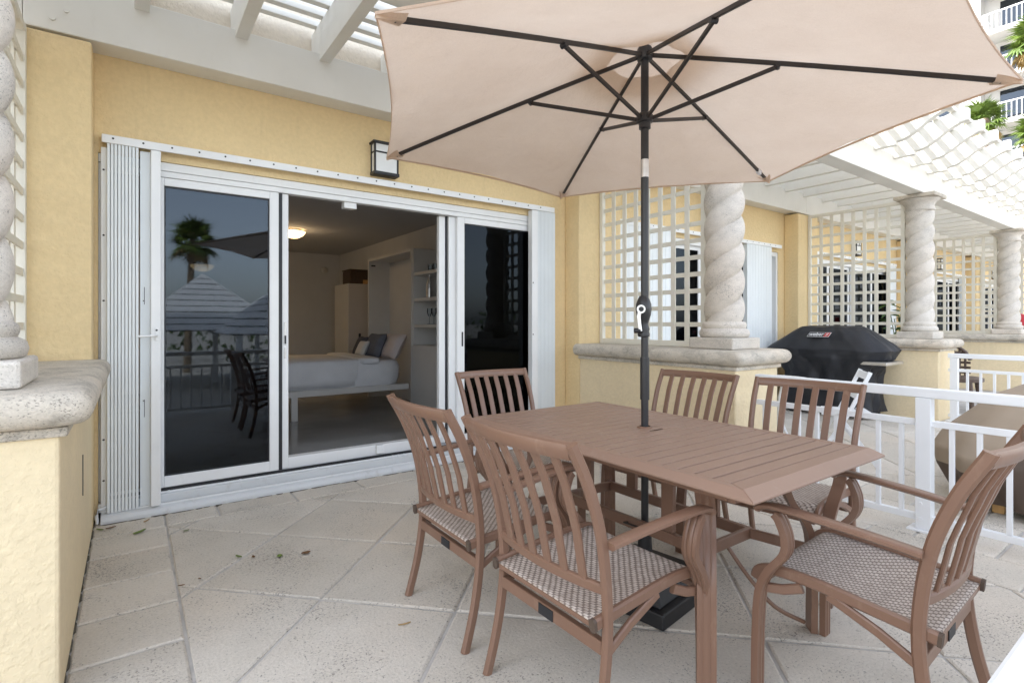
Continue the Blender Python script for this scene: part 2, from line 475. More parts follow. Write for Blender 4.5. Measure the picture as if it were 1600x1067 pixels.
# rooms behind the openings
def room(k):
    a, b = OPEN[k]; x0, x1 = a-.9, b+.32
    r = MB()
    r.box(x0-.1, x1+.1, 10.20, 10.3, .05, 2.55); r.box(x0-.1, x0, 4.34, 10.2, .05, 2.55); r.box(x1, x1+.1, 4.34, 10.2, .05, 2.55)
    struct(r.build('room_wall', M['iwall'])); struct(box(x0-.1, x1+.1, 4.34, 10.3, 2.50, 2.6).build('room_ceiling', M['iceil']))
    struct(box(x0-.1, x1+.1, 4.20, 10.3, -.1, .09).build('room_floor', M['ifloor']))
for k in range(1, 6): room(k)

# ------------------------------------------------------------------ half walls, ledges, columns, lattices
WP = ['at the left edge of the patio', 'right of the glass doors', 'behind the black covered grill', 'behind the brown wicker chair', 'furthest along the terraces', 'beyond the furthest column']
def half_wall(k):
    x0 = WX[k]; t = thing('half_wall', (x0+.3, 3.1, 0), 'yellow stucco half wall with weathered stone ledge, '+WP[k], 'wall', 'stucco half walls between the patios')
    box(x0, x0+.6, 2.215, 3.898, -.01, .885).build('wall', M['half'], t, .012)
    # bullnose ledge, swept round three sides then filled
    ov = .055; xa, xb, ya = x0-ov, x0+.6+ov, 2.215-ov
    prof = [(0, .893)]; 
    for i in range(9):
        a = -pi/2+pi*i/8; prof.append((.05*cos(a)-.05, .95+.052*sin(a)))
    b = MB(); rings = []
    def ring(off, z):
        c = .05; x_0, x_1, y_0 = xa-off, xb+off, ya-off
        pts = [(x_0, 4.0-.101)]+[(x_0+c-c*cos(q), y_0+c-c*sin(q)) for q in (0, pi/6, pi/3, pi/2)]+[(x_1-c+c*sin(q), y_0+c-c*cos(q)) for q in (0, pi/6, pi/3, pi/2)]+[(x_1, 4.0-.101)]
        return [(x, y, z) for x, y in pts]
    zs = [(-.035, .888)]
    for i in range(9):
        a = -pi/2+pi*i/8; zs.append((.045*cos(a)-.012, .948+.055*sin(a)))
    random.seed(50+k)
    for off, z in zs: rings.append(ring(off, z))
    n = len(rings[0]); v = [p for r_ in rings for p in r_]
    f = []
    for j in range(len(rings)-1):
        f += [(j*n+i, j*n+i+1, (j+1)*n+i+1, (j+1)*n+i) for i in range(n-1)]
        f.append((j*n+n-1, j*n, (j+1)*n, (j+1)*n+n-1))
    f.append(tuple(range((len(rings)-1)*n, len(rings)*n))); f.append(tuple(range(n-1, -1, -1)))
    b.add(v, f); b.build('ledge', M['ledge'], t, 0, 40)
    box(x0-.022, x0+.622, 2.195, 3.898, .855, .8875).build('ledge_moulding', M['ledge'], t, .008)
    return t
hw0 = half_wall(0)
box(-.1862, -.1815, 3.176, 3.184, .41, .60).build('dark_line', M['screw'], hw0)  # thin dark strip for a vertical dark line on the wall side
for k in range(1, 5): half_wall(k)

def twisted_column(x, y, zb, zt):
    t = thing('twisted_column', (x, y, zb), 'x', 'column', 'twisted stone columns along the patios')
    box(x-.198, x+.198, y-.198, y+.198, zb+.001, zb+.092).build('plinth', M['column'], t, .012)
    pf = [(.176, .0925), (.188, .10), (.194, .125), (.188, .15), (.172, .160), (.163, .166), (.168, .178), (.171, .195), (.164, .212), (.150, .22)]
    MB().lathe(pf, 40, (x, y, zb)).build('base', M['column'], t, 0, 50)
    z0, z1 = zb+.205, zt-.19; lead = .43; nz, na = 120, 72; v = []; f = []
    for j in range(nz+1):
        z = z0+(z1-z0)*j/nz
        for i in range(na):
            th = 2*pi*i/na; ph = th-2*pi*z/lead
            r = .117+.040*abs(sin(ph))**.55
            v.append((x+r*cos(th), y+r*sin(th), z))
    for j in range(nz): f += [(j*na+i, j*na+(i+1) % na, (j+1)*na+(i+1) % na, (j+1)*na+i) for i in range(na)]
    MB().add(v, f).build('shaft', M['column'], t, 0, 60)
    pf = [(.135, -.205), (.160, -.20), (.165, -.185), (.158, -.17), (.150, -.155), (.158, -.12), (.185, -.085), (.21, -.07), (.215, -.055), (.20, -.05)]
    MB().lathe(pf, 40, (x, y, zt)).build('capital', M['column'], t, 0, 50)
    box(x-.225, x+.225, y-.225, y+.225, zt-.05, zt-.002).build('abacus', M['ledge'], t, .01)
    return t
CL = ['pale twisted stone column cut off by the left edge of the photo', 'largest pale twisted stone column beside the umbrella pole', 'twisted stone column with sunlit patches behind the covered grill', 'twisted stone column standing past the wicker chair', 'last and smallest twisted stone column of the row']
colm = twisted_column(WX[0]+.3, 2.5, 1.003, 2.86); colm['label'] = CL[0]
for k in range(1, 5): dup(colm, (WX[k]+.3, 2.5, 1.003), None, CL[k])

def lattice(x):
    t = thing('lattice_screen', (x, 3.3, 1.003), 'x', 'lattice', 'cream lattice screens beside the columns')
    y0, y1, z0, z1 = 2.655, 3.895, 1.004, 2.83
    box(x-.022, x+.022, y0, y0+.05, z0, z1).build('frame_post', M['lattice'], t, .003)
    box(x-.022, x+.022, y1-.04, y1, z0, z1).build('frame_post', M['lattice'], t, .003)
    box(x-.02, x+.02, y0+.051, y1-.041, z0, z0+.05).build('frame_rail', M['lattice'], t, .003)
    box(x-.02, x+.02, y0+.051, y1-.041, z1-.045, z1).build('frame_rail', M['lattice'], t, .003)
    nv = 7; base = None
    for i in range(nv):
        y = y0+.05+(y1-y0-.09)*(i+1)/(nv+1)
        if base is None: base = box(x-.016, x-.0015, y-.023, y+.023, z0+.051, z1-.046).build('vertical_slat', M['lattice'], t, .002); yb = y
        else: like(base, 'vertical_slat', t, (0, y-yb, 0))
    nh = 11; base = None
    for i in range(nh):
        z = z0+.05+(z1-z0-.095)*(i+1)/(nh+1)
        if base is None: base = box(x+.0015, x+.014, y0+.051, y1-.041, z-.0195, z+.0195).build('horizontal_slat', M['lattice'], t, .002); zb = z
        else: like(base, 'horizontal_slat', t, (0, 0, z-zb))
    return t
LL = ['cream lattice screen seen edge on beside the column at the left', 'cream square lattice screen directly behind the umbrella pole', 'cream lattice screen above the covered grill', 'cream lattice screen above the wicker chair', 'furthest cream lattice screen in the row']
lat = lattice(WX[0]+.3); lat['label'] = LL[0]
for k in range(1, 5): dup(lat, (WX[k]+.3, 3.3, 1.003), None, LL[k])

# ------------------------------------------------------------------ pergolas
def pergola(k):
    xb = WX[k]+.3           # right end
    xa = xb-PITCH
    t = thing('pergola', ((xa+xb)/2, 3.1, 2.85), 'x', 'pergola', 'cream timber pergolas over the patios')
    box(xa+.001, xb-.001, 3.93, YW-.003, 2.86, 3.165).build('wall_beam', M['beam'], t, .006)
    box(xa+.001, xb-.001, 2.40, 2.58, 2.862, 3.155).build('outer_beam', M['beam'], t, .006)
    bot = [(4.14, 3.112), (2.20, 3.112), (2.19, 3.145)]
    top = [(4.14, 3.385), (2.24, 3.385)]
    n = 12
    sb = [(2.19-(2.19-1.72)*i/n, 3.145+.21*(.5-.5*cos(pi*i/n))) for i in range(1, n+1)]
    stp = [(2.24-(2.24-1.72)*i/n, 3.385+.10*(.5-.5*cos(pi*i/n))) for i in range(1, n+1)]
    prof = bot+sb+stp[::-1]+top[::-1]
    base = None
    for i in range(8):
        x = xa+.50+i*.546
        if x > xb-.05: break
        if base is None:
            base = MB().prism(prof, x, x+.078, 'x').build('rafter', M['beam'], t, .004); x_ = x
        else: like(base, 'rafter', t, (x-x_, 0, 0))
    base = None; zt = 3.387
    for i in range(15):
        y = 4.02-i*.155
        dz = 0 if y > 2.24 else .10*(.5-.5*cos(pi*min(1, (2.24-y)/.52)))
        if base is None: base = box(xa+.002, xb-.002, y-.028, y+.028, zt, zt+.04).build('roof_slat', M['beam'], t, .003); y_ = y
        else: like(base, 'roof_slat', t, (0, y-y_, dz))
    return t
PL = ['cream pergola over the neighbouring patio at the left', 'cream timber pergola above the glass doors and umbrella', 'sunlit white pergola with curved rafter tails right of the umbrella', 'white pergola starting at the column behind the grill', 'distant white pergola after the second column of the row', 'most distant white pergola of the terrace']
perg = pergola(0); perg['label'] = PL[0]
for k in range(1, 6): dup(perg, (perg.location.x+PITCH*k, perg.location.y, perg.location.z), None, PL[k])
bo = MB()
for z in (2.93, 3.06):
    bo.sweep([(-.36, 3.932, z), (-.36, 3.918, z)], circ(.016, 10))
    bo.sweep([(-.30, 3.932, z+.06), (-.30, 3.918, z+.06)], circ(.013, 10))

# ------------------------------------------------------------------ glass door of our patio
def px_frame(b, x0, x1, y0, y1, z0, z1, wl, wr, wt, wb):
    b.box(x0, x0+wl, y0, y1, z0, z1); b.box(x1-wr, x1, y0, y1, z0, z1)
    b.box(x0+wl, x1-wr, y0, y1, z1-wt, z1); b.box(x0+wl, x1-wr, y0, y1, z0, z0+wb)
door = thing('sliding_glass_door', (1.7, 4.2, 0), 'white framed sliding glass door standing open onto the patio', 'door')
A, B = OPEN[1]
fr = MB(); fr.box(A, B, 4.128, 4.30, 2.205, 2.260); fr.box(A, A+.05, 4.14, 4.30, .11, 2.204); fr.box(B-.05, B, 4.14, 4.30, .11, 2.204)
fr.build('frame', M['white'], door, .004)
box(A+.051, B-.051, 4.13, 4.20, 2.165, 2.203).build('head_track', M['white'], door, .004)
si = box(A, B, 4.09, 4.30, .055, .108).build('sill', M['sill'], door, .004)
st = MB(); st.box(A+.05, B-.05, 4.122, 4.13, .108, .118); st.box(A+.05, B-.05, 4.175, 4.185, .108, .13); st.box(A+.05, B-.05, 4.235, 4.245, .108, .13)
st.build('sill_track', M['white'], door, .001)
box(A+.05, B-.05, 4.1305, 4.1345, .109, .1375).build('sill_gap', M['gasket'], door)  # black strip standing in for the shaded gap under the door panels
wh = [.2, .62, 1.15, 1.75, 1.80, 1.85, 2.6, 3.2]
b0 = None
for x in wh:
    if b0 is None: b0 = box(x-.008, x+.008, 4.108, 4.122, .108, .122).build('drain_cap', M['white'], door, .002); x_ = x
    else: like(b0, 'drain_cap', door, (x-x_, 0, 0))
# left fixed/sliding panel
def panel(nm, x0, x1, y0, y1, z0, z1, wl, wr, wt, wb, gm, screen=None):
    p = MB(); px_frame(p, x0, x1, y0, y1, z0, z1, wl, wr, wt, wb)
    po = p.build(nm, M['white'], door, .004)
    box(x0+wl-.002, x1-wr+.002, (y0+y1)/2-.003, (y0+y1)/2+.003, z0+wb-.002, z1-wt+.002).build('glass_pane', gm, po)
    g = MB(); px_frame(g, x0+wl-.001, x1-wr+.001, y0+.012, y0+.018, z0+wb-.001, z1-wt+.001, .010, .010, .012, .010)
    g.build('gasket', M['gasket'], po)
    return po
pl = panel('door_panel', .10, .876, 4.135, 4.170, .138, 2.163, .075, .062, .052, .072, M['glass'])
box(.176, .813, 4.19, 4.193, .15, 2.15).build('insect_screen', M['screen'], door)
box(.876, .900, 4.140, 4.168, .138, 2.163).build('meeting_strip', M['gasket'], door)  # black strip filling the gap between the panel stiles
st2 = box(.901, .946, 4.15, 4.20, .138, 2.163).build('panel_stile', M['white'], door, .004)
lk = MB(); lk.box(.914, .930, 4.1455, 4.1505, 1.05, 1.22); lk.box(.914, .930, 4.1455, 4.1505, .95, 1.03)
lk.build('lock_plate', M['steel'], st2, .003)
h_ = MB(); h_.box(.917, .927, 4.138, 4.146, 1.06, 1.12); h_.build('latch', M['gasket'], st2)
box(.947, 2.22, 4.16, 4.24, .131, .215).build('threshold', M['white'], door, .005)
box(1.62, 1.68, 4.128, 4.16, .15, .215).build('stop_block', M['white'], door, .004)
box(1.36, 1.46, 4.15, 4.22, 2.118, 2.166).build('stop_block', M['white'], door, .004)
# right: stacked stiles and narrow panel
box(2.222, 2.285, 4.20, 4.245, .138, 2.163).build('panel_stile', M['white'], door, .004)
box(2.286, 2.303, 4.19, 4.235, .138, 2.163).build('meeting_strip', M['gasket'], door)
box(2.304, 2.385, 4.17, 4.215, .138, 2.163).build('panel_stile', M['white'], door, .004)
pr_ = panel('door_panel', 2.372, 3.28, 4.135, 4.168, .138, 2.163, .075, .062, .052, .072, M['dglass'])
box(2.445, 3.22, 4.19, 4.193, .15, 2.15).build('insect_screen', M['screen'], door)
box(2.415, 2.430, 4.1305, 4.1345, 1.0, 1.13).build('pull_handle', M['black'], pr_, .002)
box(3.281, B-.051, 4.15, 4.168, .138, 2.163).build('filler_strip', M['yellow'], door)

# accordion shutters and their tracks
def screws(parent, pts, r=.006, y=3.979):
    b0 = None
    for x, z in pts:
        if b0 is None:
            b0 = MB().sweep([(x, y+.002, z), (x, y-.002, z)], circ(r, 8)).build('screw', M['screw'], parent); q = (x, z)
        else: like(b0, 'screw', parent, (x-q[0], 0, z-q[1]))
def shutter_track(dx, label):
    t = thing('shutter_track', (1.65+dx, 4.05, 2.3), label, 'shutter track', 'shutter tracks above the doors')
    h = MB(); h.prism([(4.043, 2.308), (4.056, 2.308), (4.056, 2.333), (YW-.001, 2.333), (YW-.001, 2.366), (4.075, 2.366), (4.043, 2.357)], -.145+dx, 3.435+dx, 'x')
    h.build('head_rail', M['white'], t, .003)
    screws(t, [(-.09+dx+i*.152, 2.338) for i in range(23)], .0062, 4.043)
    fl = MB(); fl.prism([(4.012, 0), (4.088, 0), (4.088, .052), (4.055, .052), (4.030, .042), (4.012, .022)], -.15+dx, 3.44+dx, 'x')
    fl.build('floor_rail', M['sill'], t, .003)
    fl = MB(); fl.box(-.10+dx, 3.40+dx, 4.060, 4.068, .052, .062); fl.build('floor_rail_lip', M['white'], t)
    return t
tr1 = shutter_track(0, 'white perforated shutter track above the open sliding door')
def side_flange(dx, x):
    return box(x+dx, x+.022+dx, 4.06, YW-.002, .03, 2.29)
def shutter_stack(x0, n, pitch, label, lead=None, mirror=False):
    t = thing('accordion_shutter', (x0, 4.04, .055), label, 'shutter', 'folded accordion shutters')
    b0 = None
    for i in range(n):
        x = x0+i*pitch
        if b0 is None:
            b0 = MB().prism([(x+.0002, 4.113), (x+.0002, 4.053), (x+.0014, 4.050), (x+pitch-.0038, 4.050), (x+pitch-.0026, 4.053), (x+pitch-.0026, 4.113)], .056, 2.307, 'z').build('shutter_slat', M['shutter'], t)
        else: like(b0, 'shutter_slat', t, (i*pitch, 0, 0))
    return t
sh1 = shutter_stack(-.120, 9, .0178, 'white folded accordion shutter left of the glass door')
box(-.150, -.1205, 4.085, YW-.003, .02, 2.288).build('side_flange', M['white'], sh1, .002)
screws(sh1, [(-.137, z) for z in (.25, .5, .95, 1.35, 1.75, 2.15)], .006, 4.0845)
cr_ = MB(); cr_.tube([(-.165, 4.03, .01), (-.17, 4.03, .06), (-.16, 4.05, .085), (-.122, 4.07, .09)], .009, 8); cr_.build('corner_bracket', M['sill'], sh1, 0, 60)
ld = MB(); ld.box(.099, .153, 4.018, 4.113, .060, 2.300); lo = ld.build('lead_post', M['white'], sh1, .006)
box(.045, .0985, 4.072, 4.113, .060, 2.295).build('lead_web', M['shutter'], sh1, .002)
for z in (.62, 1.33):
    s_ = MB(); s_.box(.066, .069, 4.069, 4.0725, z, z+.11); s_.box(.060, .069, 4.069, 4.0725, z+.02 if z > 1 else z+.10, z+.026 if z > 1 else z+.106)
    s_.build('slot', M['gasket'], sh1)
hd = MB(); hd.tube([(.130, 4.018, 1.135), (.130, 3.992, 1.135), (.117, 3.987, 1.135), (.032, 3.987, 1.13)], .0075, 8)
hd.build('lever_handle', M['white'], lo, 0, 60)
lp = MB(); lp.box(.121, .139, 4.012, 4.0175, 1.10, 1.185); lp.build('lock_plate', M['white'], lo, .003)
sc_ = MB(); sc_.sweep([(.130, 4.013, 1.168), (.130, 4.008, 1.168)], circ(.006, 8)); sc_.build('keyhole', M['screw'], lo)
# right stack
sh2 = shutter_stack(3.225, 13, .0172, 'white folded accordion shutter right of the glass door')
box(3.15, 3.223, 4.044, 4.110, .060, 2.305).build('lead_post', M['white'], sh2, .005)
screws(sh2, [(3.163, z) for z in (.45, 1.1, 1.6)], .006, 4.0435)

# wall lamp
def sconce(x, y, z):
    t = thing('wall_lamp', (x, y, z), 'x', 'wall lamp', 'black box wall lamps above the doors')
    w_, h_, d_ = .205, .245, .085; y1 = y-.001; y0 = y1-d_
    f = MB(); th = .014
    f.box(x-w_/2-.012, x+w_/2+.012, y0-.014, y1, z+h_/2-.012, z+h_/2+.006)
    f.box(x-w_/2-.004, x+w_/2+.004, y0-.006, y1, z-h_/2-.012, z-h_/2+.012)
    for xx in (x-w_/2, x+w_/2-th): f.box(xx, xx+th, y0, y0+th, z-h_/2+.012, z+h_/2-.012)
    for xx in (x-w_/2, x+w_/2-th): f.box(xx, xx+th, y1-th, y1, z-h_/2+.012, z+h_/2-.012)
    f.build('frame', M['black'], t, .002)
    g = MB(); zz = z+.045
    g.box(x-w_/2+th, x+w_/2-th, y0+.001, y0+.011, zz-.006, zz+.006)
    g.box(x+.018, x+.028, y0+.001, y0+.011, zz+.006, z+h_/2-.012)
    for xx in (x-w_/2+.002, x+w_/2-.012): g.box(xx, xx+.010, y0+th, y1-th, zz-.006, zz+.006)
    g.build('glazing_bar', M['black'], t)
    box(x-w_/2+.006, x+w_/2-.006, y0+.006, y1-.004, z-h_/2+.013, z+h_/2-.013).build('frosted_pane', M['frost'], t)
    return t
sc1 = sconce(1.665, YW, 2.53)
sc1['label'] = 'black framed wall lamp with frosted panes above the open sliding door'
SLB = {2: 'black wall lamp seen through the lattice by the umbrella pole', 3: 'black wall lamp seen through the lattice over the grill', 4: 'small black wall lamp seen past the second column', 5: 'smallest black wall lamp at the far end'}
for k in range(2, 6): dup(sc1, (1.665+PITCH*(k-1), YW, 2.53), None, SLB[k])
# hoses of grime: bolts on the beam joint
tagb = bo.build('bolt', M['beam'], None, 0, 60); tagb.parent = [c for c in COL.objects if c.name.startswith('pergola') and c['label'] == PL[1]][0]
tagb.matrix_parent_inverse = Matrix.Translation(-tagb.parent.location)

# ------------------------------------------------------------------ neighbours' doors
def far_door(k):
    dx = PITCH*(k-1)
    lab = {2: 'sliding glass door behind half closed white shutters next door', 3: 'white framed glass door with several panels behind the grill lattice', 4: 'distant white framed glass door past the second column', 5: 'furthest white framed glass door of the facade'}[k]
    t = thing('sliding_glass_door', (1.7+dx, 4.2, 0), lab, 'door')
    a, b = OPEN[k]
    f = MB(); px_frame(f, a, b, 4.13, 4.28, .0, 2.260, .05, .05, .062, .10); f.build('frame', M['white'], t, .004)
    n = 4; wd = (b-a-.1)/n
    for i in range(n):
        p = MB(); x0 = a+.05+i*wd; px_frame(p, x0, x0+wd, 4.15+.04*(i % 2), 4.185+.04*(i % 2), .1, 2.198, .06, .06, .05, .07)
        po = p.build('door_panel', M['white'], t, .003)
        box(x0+.058, x0+wd-.058, 4.165+.04*(i % 2), 4.17+.04*(i % 2), .168, 2.15).build('glass_pane', M['dglass'], po)
    return t
for k in (2, 3, 4, 5): far_door(k)
TL = {2: 'white shutter track over the next door beyond the pole lattice', 3: 'white shutter track over the door behind the grill', 4: 'white shutter track over the distant third neighbour door', 5: 'furthest white shutter track of the facade'}
for k in (2, 3, 4, 5): dup(tr1, (tr1.location.x+PITCH*(k-1), tr1.location.y, tr1.location.z), None, TL[k])
shutter_stack(4.29, 13, .080, 'wide white accordion shutter drawn half closed behind the pole lattice')
shutter_stack(6.93, 9, .072, 'white accordion shutter between large column and yellow pilaster')
SS = {3: ('white folded shutter left of the door behind the grill', 'white folded shutter right of the door behind the grill'), 4: ('white folded shutter left of the distant door', 'white folded shutter right of the distant door'), 5: ('white folded shutter left of the furthest door', 'white folded shutter right of the furthest door')}
for k in (3, 4, 5):
    shutter_stack(-.12+PITCH*(k-1), 10, .03, SS[k][0]); shutter_stack(3.12+PITCH*(k-1), 10, .03, SS[k][1])

# ------------------------------------------------------------------ furniture of the lit bedroom
FZ = .09
bed = thing('wall_bed', (2.2, 7.0, FZ), 'white made bed folded down from a wall cabinet inside the room', 'bed')
b = MB(); b.box(1.15, 2.90, 6.30, 6.36, .36, .43); b.box(1.15, 2.90, 7.70, 7.76, .36, .43); b.box(1.12, 1.15, 6.30, 7.76, .36, .43); b.box(1.15, 2.9, 6.361, 7.699, .38, .42)
b.build('bed_frame', M['cabinet'], bed, .004)
for y in (6.32, 7.70):
    MB().box(1.47, 1.54, y-.002, y+.05, FZ, .359).build('leg', M['cabinet'], bed, .004)
def rbox(x0, x1, y0, y1, z0, z1, e=.07, amp=.008, nu=26, seed=1):
    """soft box: lofted rounded rectangles with ruffled surface"""
    rnd = random.Random(seed); m = MB(); v = []; f = []; N = 48
    lv = [(0, e*.7), (.25, .1*e), (.5, 0), (.75, .1*e), (.93, .5*e), (1, 1.2*e)]
    for t_, ins in lv:
        for i in range(N):
            a = 2*pi*i/N; c = cos(a); s_ = sin(a); p = 6.0
            q = (abs(c)**p+abs(s_)**p)**(-1/p)
            v.append(((x0+x1)/2+((x1-x0)/2-ins)*c*q+rnd.uniform(-amp, amp), (y0+y1)/2+((y1-y0)/2-ins)*s_*q+rnd.uniform(-amp, amp), z0+(z1-z0)*t_+rnd.uniform(-amp, amp)*.5))
    for j in range(len(lv)-1): f += [(j*N+i, j*N+(i+1) % N, (j+1)*N+(i+1) % N, (j+1)*N+i) for i in range(N)]
    f += [tuple(range(N-1, -1, -1)), tuple(range((len(lv)-1)*N, len(lv)*N))]
    return m.add(v, f)
rbox(1.18, 2.88, 6.31, 7.75, .431, .73, .05, .004).build('mattress', M['linen'], bed, 0, 60)
rbox(1.14, 2.38, 6.285, 7.78, .45, .76, .03, .005, seed=3).build('duvet', M['linen'], bed, 0, 180)
rbox(2.25, 2.55, 6.29, 7.775, .70, .778, .03, .005, seed=5).build('folded_sheet', M['linen'], bed, 0, 180)
def pillow(nm, c, sz, rot, mat, lab):
    m = MB(); N = 14
    mt = Matrix.Rotation(rot[2], 3, 'Z') @ Matrix.Rotation(rot[1], 3, 'Y') @ Matrix.Rotation(rot[0], 3, 'X')
    for sgn in (1, -1):
        def fn(u, v_):
            x, y = u*2-1, v_*2-1; h = (max(0, 1-x**4)*max(0, 1-y**4))**.45
            k = 1-.06*(1-abs(x))*(abs(y))-.06*(1-abs(y))*abs(x)
            return tuple(mt @ Vector((x*sz[0]/2*k, y*sz[1]/2*k, sgn*h*sz[2]/2))+Vector(c))
        m.grid(fn, N, N, flip=(sgn < 0))
    o = m.build(nm, mat, None, 0, 180); 
    return tag(o, lab, 'pillow', 'pillows on the bed')
pillow('pillow', (2.80, 6.62, .90), (.36, .58, .15), (0, R(-62), 0), M['pink'], 'pale pink pillow leaning at the head of the bed')
pillow('pillow', (2.66, 6.85, .905), (.34, .40, .13), (0, R(-68), R(8)), M['grey'], 'charcoal grey cushion leaning on the pale pillow')
pillow('pillow', (2.58, 7.18, .88), (.30, .36, .12), (0, R(-66), R(-6)), M['navy'], 'navy cushion at the far side of the bed')
pillow('pillow', (2.53, 6.98, .86), (.23, .24, .09), (0, R(-64), R(4)), M['cabinet'], 'small cream cushion in front of the dark cushions')
cab = thing('wall_bed_cabinet', (3.4, 7.0, FZ), 'tall cream cabinet surrounding the fold down bed', 'cabinet')
b = MB(); b.box(2.92, 3.79, 6.27, 6.30, FZ, 2.17); b.box(2.92, 3.79, 7.78, 7.81, FZ, 2.17); b.box(2.92, 3.79, 6.301, 7.779, 2.13, 2.17)
b.build('carcass', M['cabinet'], cab, .002); box(3.40, 3.43, 6.301, 7.779, FZ, 2.129).build('back_panel', M['cabinet'], cab)
box(2.96, 3.02, 7.76, 7.779, 2.06, 2.08).build('hinge', M['gasket'], cab)
shf = thing('shelf_unit', (3.4, 5.9, FZ), 'cream open shelves over a closed base cabinet inside the room', 'shelves')
b = MB(); b.box(2.93, 3.79, 6.235, 6.268, .93, 2.16); b.box(2.93, 3.79, 5.10, 5.13, .93, 2.16); b.box(3.76, 3.79, 5.131, 6.234, .93, 2.16); b.build('carcass', M['cabinet'], shf, .002)
box(2.92, 3.79, 5.10, 6.268, FZ, .928).build('base_cabinet', M['cabinet'], shf, .004)
SZ = (1.17, 1.50, 1.83)
for z in SZ: box(2.94, 3.755, 5.132, 6.233, z-.02, z+.02).build('shelf', M['cabinet'], shf, .002)
def bottle(nm, x, y, z, prof, mat, lab, cat='bottle', group=None, label_mat=None):
    o = thing(nm, (x, y, z), lab, cat, group)
    MB().lathe(prof, 16, (x, y, z)).build('body', mat, o, 0, 50)
    if label_mat:
        r = prof[2][0]; MB().lathe([(r+.001, .05), (r+.001, .12)], 16, (x, y, z)).build('label', label_mat, o, 0, 50)
    return o
PB = [(.03, 0), (.038, .004), (.038, .17), (.03, .20), (.014, .23), (.013, .29), (.015, .30)]
bottle('bottle', 3.03, 5.98, SZ[1]+.021, PB, M['steel'], 'silver cocktail shaker like bottle on the upper shelf', 'bottle')
bottle('bottle', 3.06, 5.62, SZ[1]+.021, PB, M['bottle'], 'dark bottle with pale label near the door jamb', 'bottle', None, M['goldlabel'])
bottle('bottle', 3.16, 5.50, SZ[1]+.021, PB, M['bottle'], 'dark bottle at the back of the shelf beside the labelled bottle', 'bottle')
PGL = [(.03, 0), (.032, .003), (.005, .01), (.004, .09), (.02, .11), (.032, .15), (.028, .20)]
for i, (y, lb) in enumerate(((5.98, 'stemmed glass nearest the bed on the middle shelf'), (5.86, 'stemmed glass in the middle of three on the shelf'), (5.74, 'stemmed glass nearest the doorway on the middle shelf'))):
    bottle('wine_glass', 3.03, y, SZ[0]+.021, PGL, M['clear'], lb, 'glass', 'stemmed glasses on the shelf')
PT = [(.028, 0), (.032, .003), (.035, .085), (.033, .085), (.03, .01)]
for i, (y, lb) in enumerate(((5.95, 'short tumbler nearest the bed on the top shelf'), (5.82, 'short tumbler in the middle of the top shelf'), (5.70, 'short tumbler nearest the doorway on the top shelf'))):
    bottle('tumbler', 3.03, y, SZ[2]+.021, PT, M['clear'], lb, 'glass', 'tumblers on the top shelf')
bottle('vase', 3.05, 5.66, .930, [(.04, 0), (.05, .01), (.052, .12), (.045, .14), (.04, .14)], M['cabinet'], 'small white jar on the base cabinet top', 'jar')
wr = thing('wardrobe', (3.1, 8.9, FZ), 'grey white wardrobe at the back of the room under a basket', 'wardrobe')
box(2.88, 3.60, 8.60, 9.30, FZ, 1.85).build('carcass', M['cabinet'], wr, .003)
box(2.89, 3.26, 8.58, 8.599, .78, 1.84).build('door', M['cabinet_door'], wr, .003)
for z0, z1 in ((.13, .44), (.45, .61), (.62, .77)): box(2.89, 3.26, 8.58, 8.599, z0, z1).build('drawer', M['cabinet_door'], wr, .003)
box(3.05, 3.08, 8.555, 8.579, .88, 1.03).build('handle', M['gasket'], wr, .003)
for z in (.55, .70): box(3.06, 3.16, 8.56, 8.579, z, z+.015).build('handle', M['gasket'], wr, .003)
bk = thing('basket', (3.0, 8.8, 1.85), 'dark woven storage basket on top of the wardrobe', 'basket')
MB().prism([(2.92, 8.62), (3.36, 8.62), (3.36, 9.0), (2.92, 9.0)], 1.852, 2.07, 'z').build('body', M['wicker_dark'], bk, .015)
box(2.91, 3.37, 8.61, 9.01, 2.071, 2.09).build('rim', M['wicker_dark'], bk, .006)
tag(box(3.14, 3.24, 8.61, 8.72, 1.852, 1.92).build('small_box', M['oak'], None, .005), 'small tan box in front of the dark basket', 'box')
def ceil_lamp(x, y, lab, drop=0, mat='lamp'):
    t = thing('ceiling_lamp', (x, y, 2.5), lab, 'ceiling lamp')
    MB().lathe([(.10, -.03), (.105, -.02), (.105, -.001)], 24, (x, y, 2.499)).build('base', M['steel'], t, 0, 50)
    if drop: MB().lathe([(.012, -drop), (.012, -.02)], 10, (x, y, 2.499)).build('stem', M['steel'], t, 0, 60)
    MB().lathe([(.01, -.125), (.07, -.115), (.125, -.085), (.155, -.045), (.158, -.035), (.15, -.031)], 28, (x, y, 2.499-drop)).build('shade', M[mat], t, 0, 60)
    l = bpy.data.lights.new('lamp_bulb', 'POINT'); l.energy = .7; l.color = (1, .7, .4); l.shadow_soft_size = .05
    lo_ = bpy.data.objects.new('lamp_bulb', l); COL.objects.link(lo_); lo_.location = (0, 0, -.20-drop); lo_.parent = t
    return t
ceil_lamp(1.82, 7.7, 'lit warm bowl lamp on the ceiling in the doorway view')
ceil_lamp(.84, 8.9, 'added bowl lamp standing in for the ceiling lamp reflected in the left glass', .42, 'lamp_reflection')  # added hanging lamp in place of a reflection between the panes
vt = thing('air_vent', (1.9, 10.19, 2.1), 'dark ceiling height air vent on the back wall of the room', 'vent')
box(1.62, 2.25, 10.17, 10.199, 2.18, 2.38).build('grille', M['gasket'], vt, .003)
for z in (2.22, 2.26, 2.30, 2.34): box(1.65, 2.22, 10.160, 10.169, z-.004, z+.004).build('louvre', M['cover_brown'], vt)
sd_ = thing('smoke_detector', (2.95, 10.15, 2.2), 'round white smoke detector on the back wall of the room', 'smoke detector')
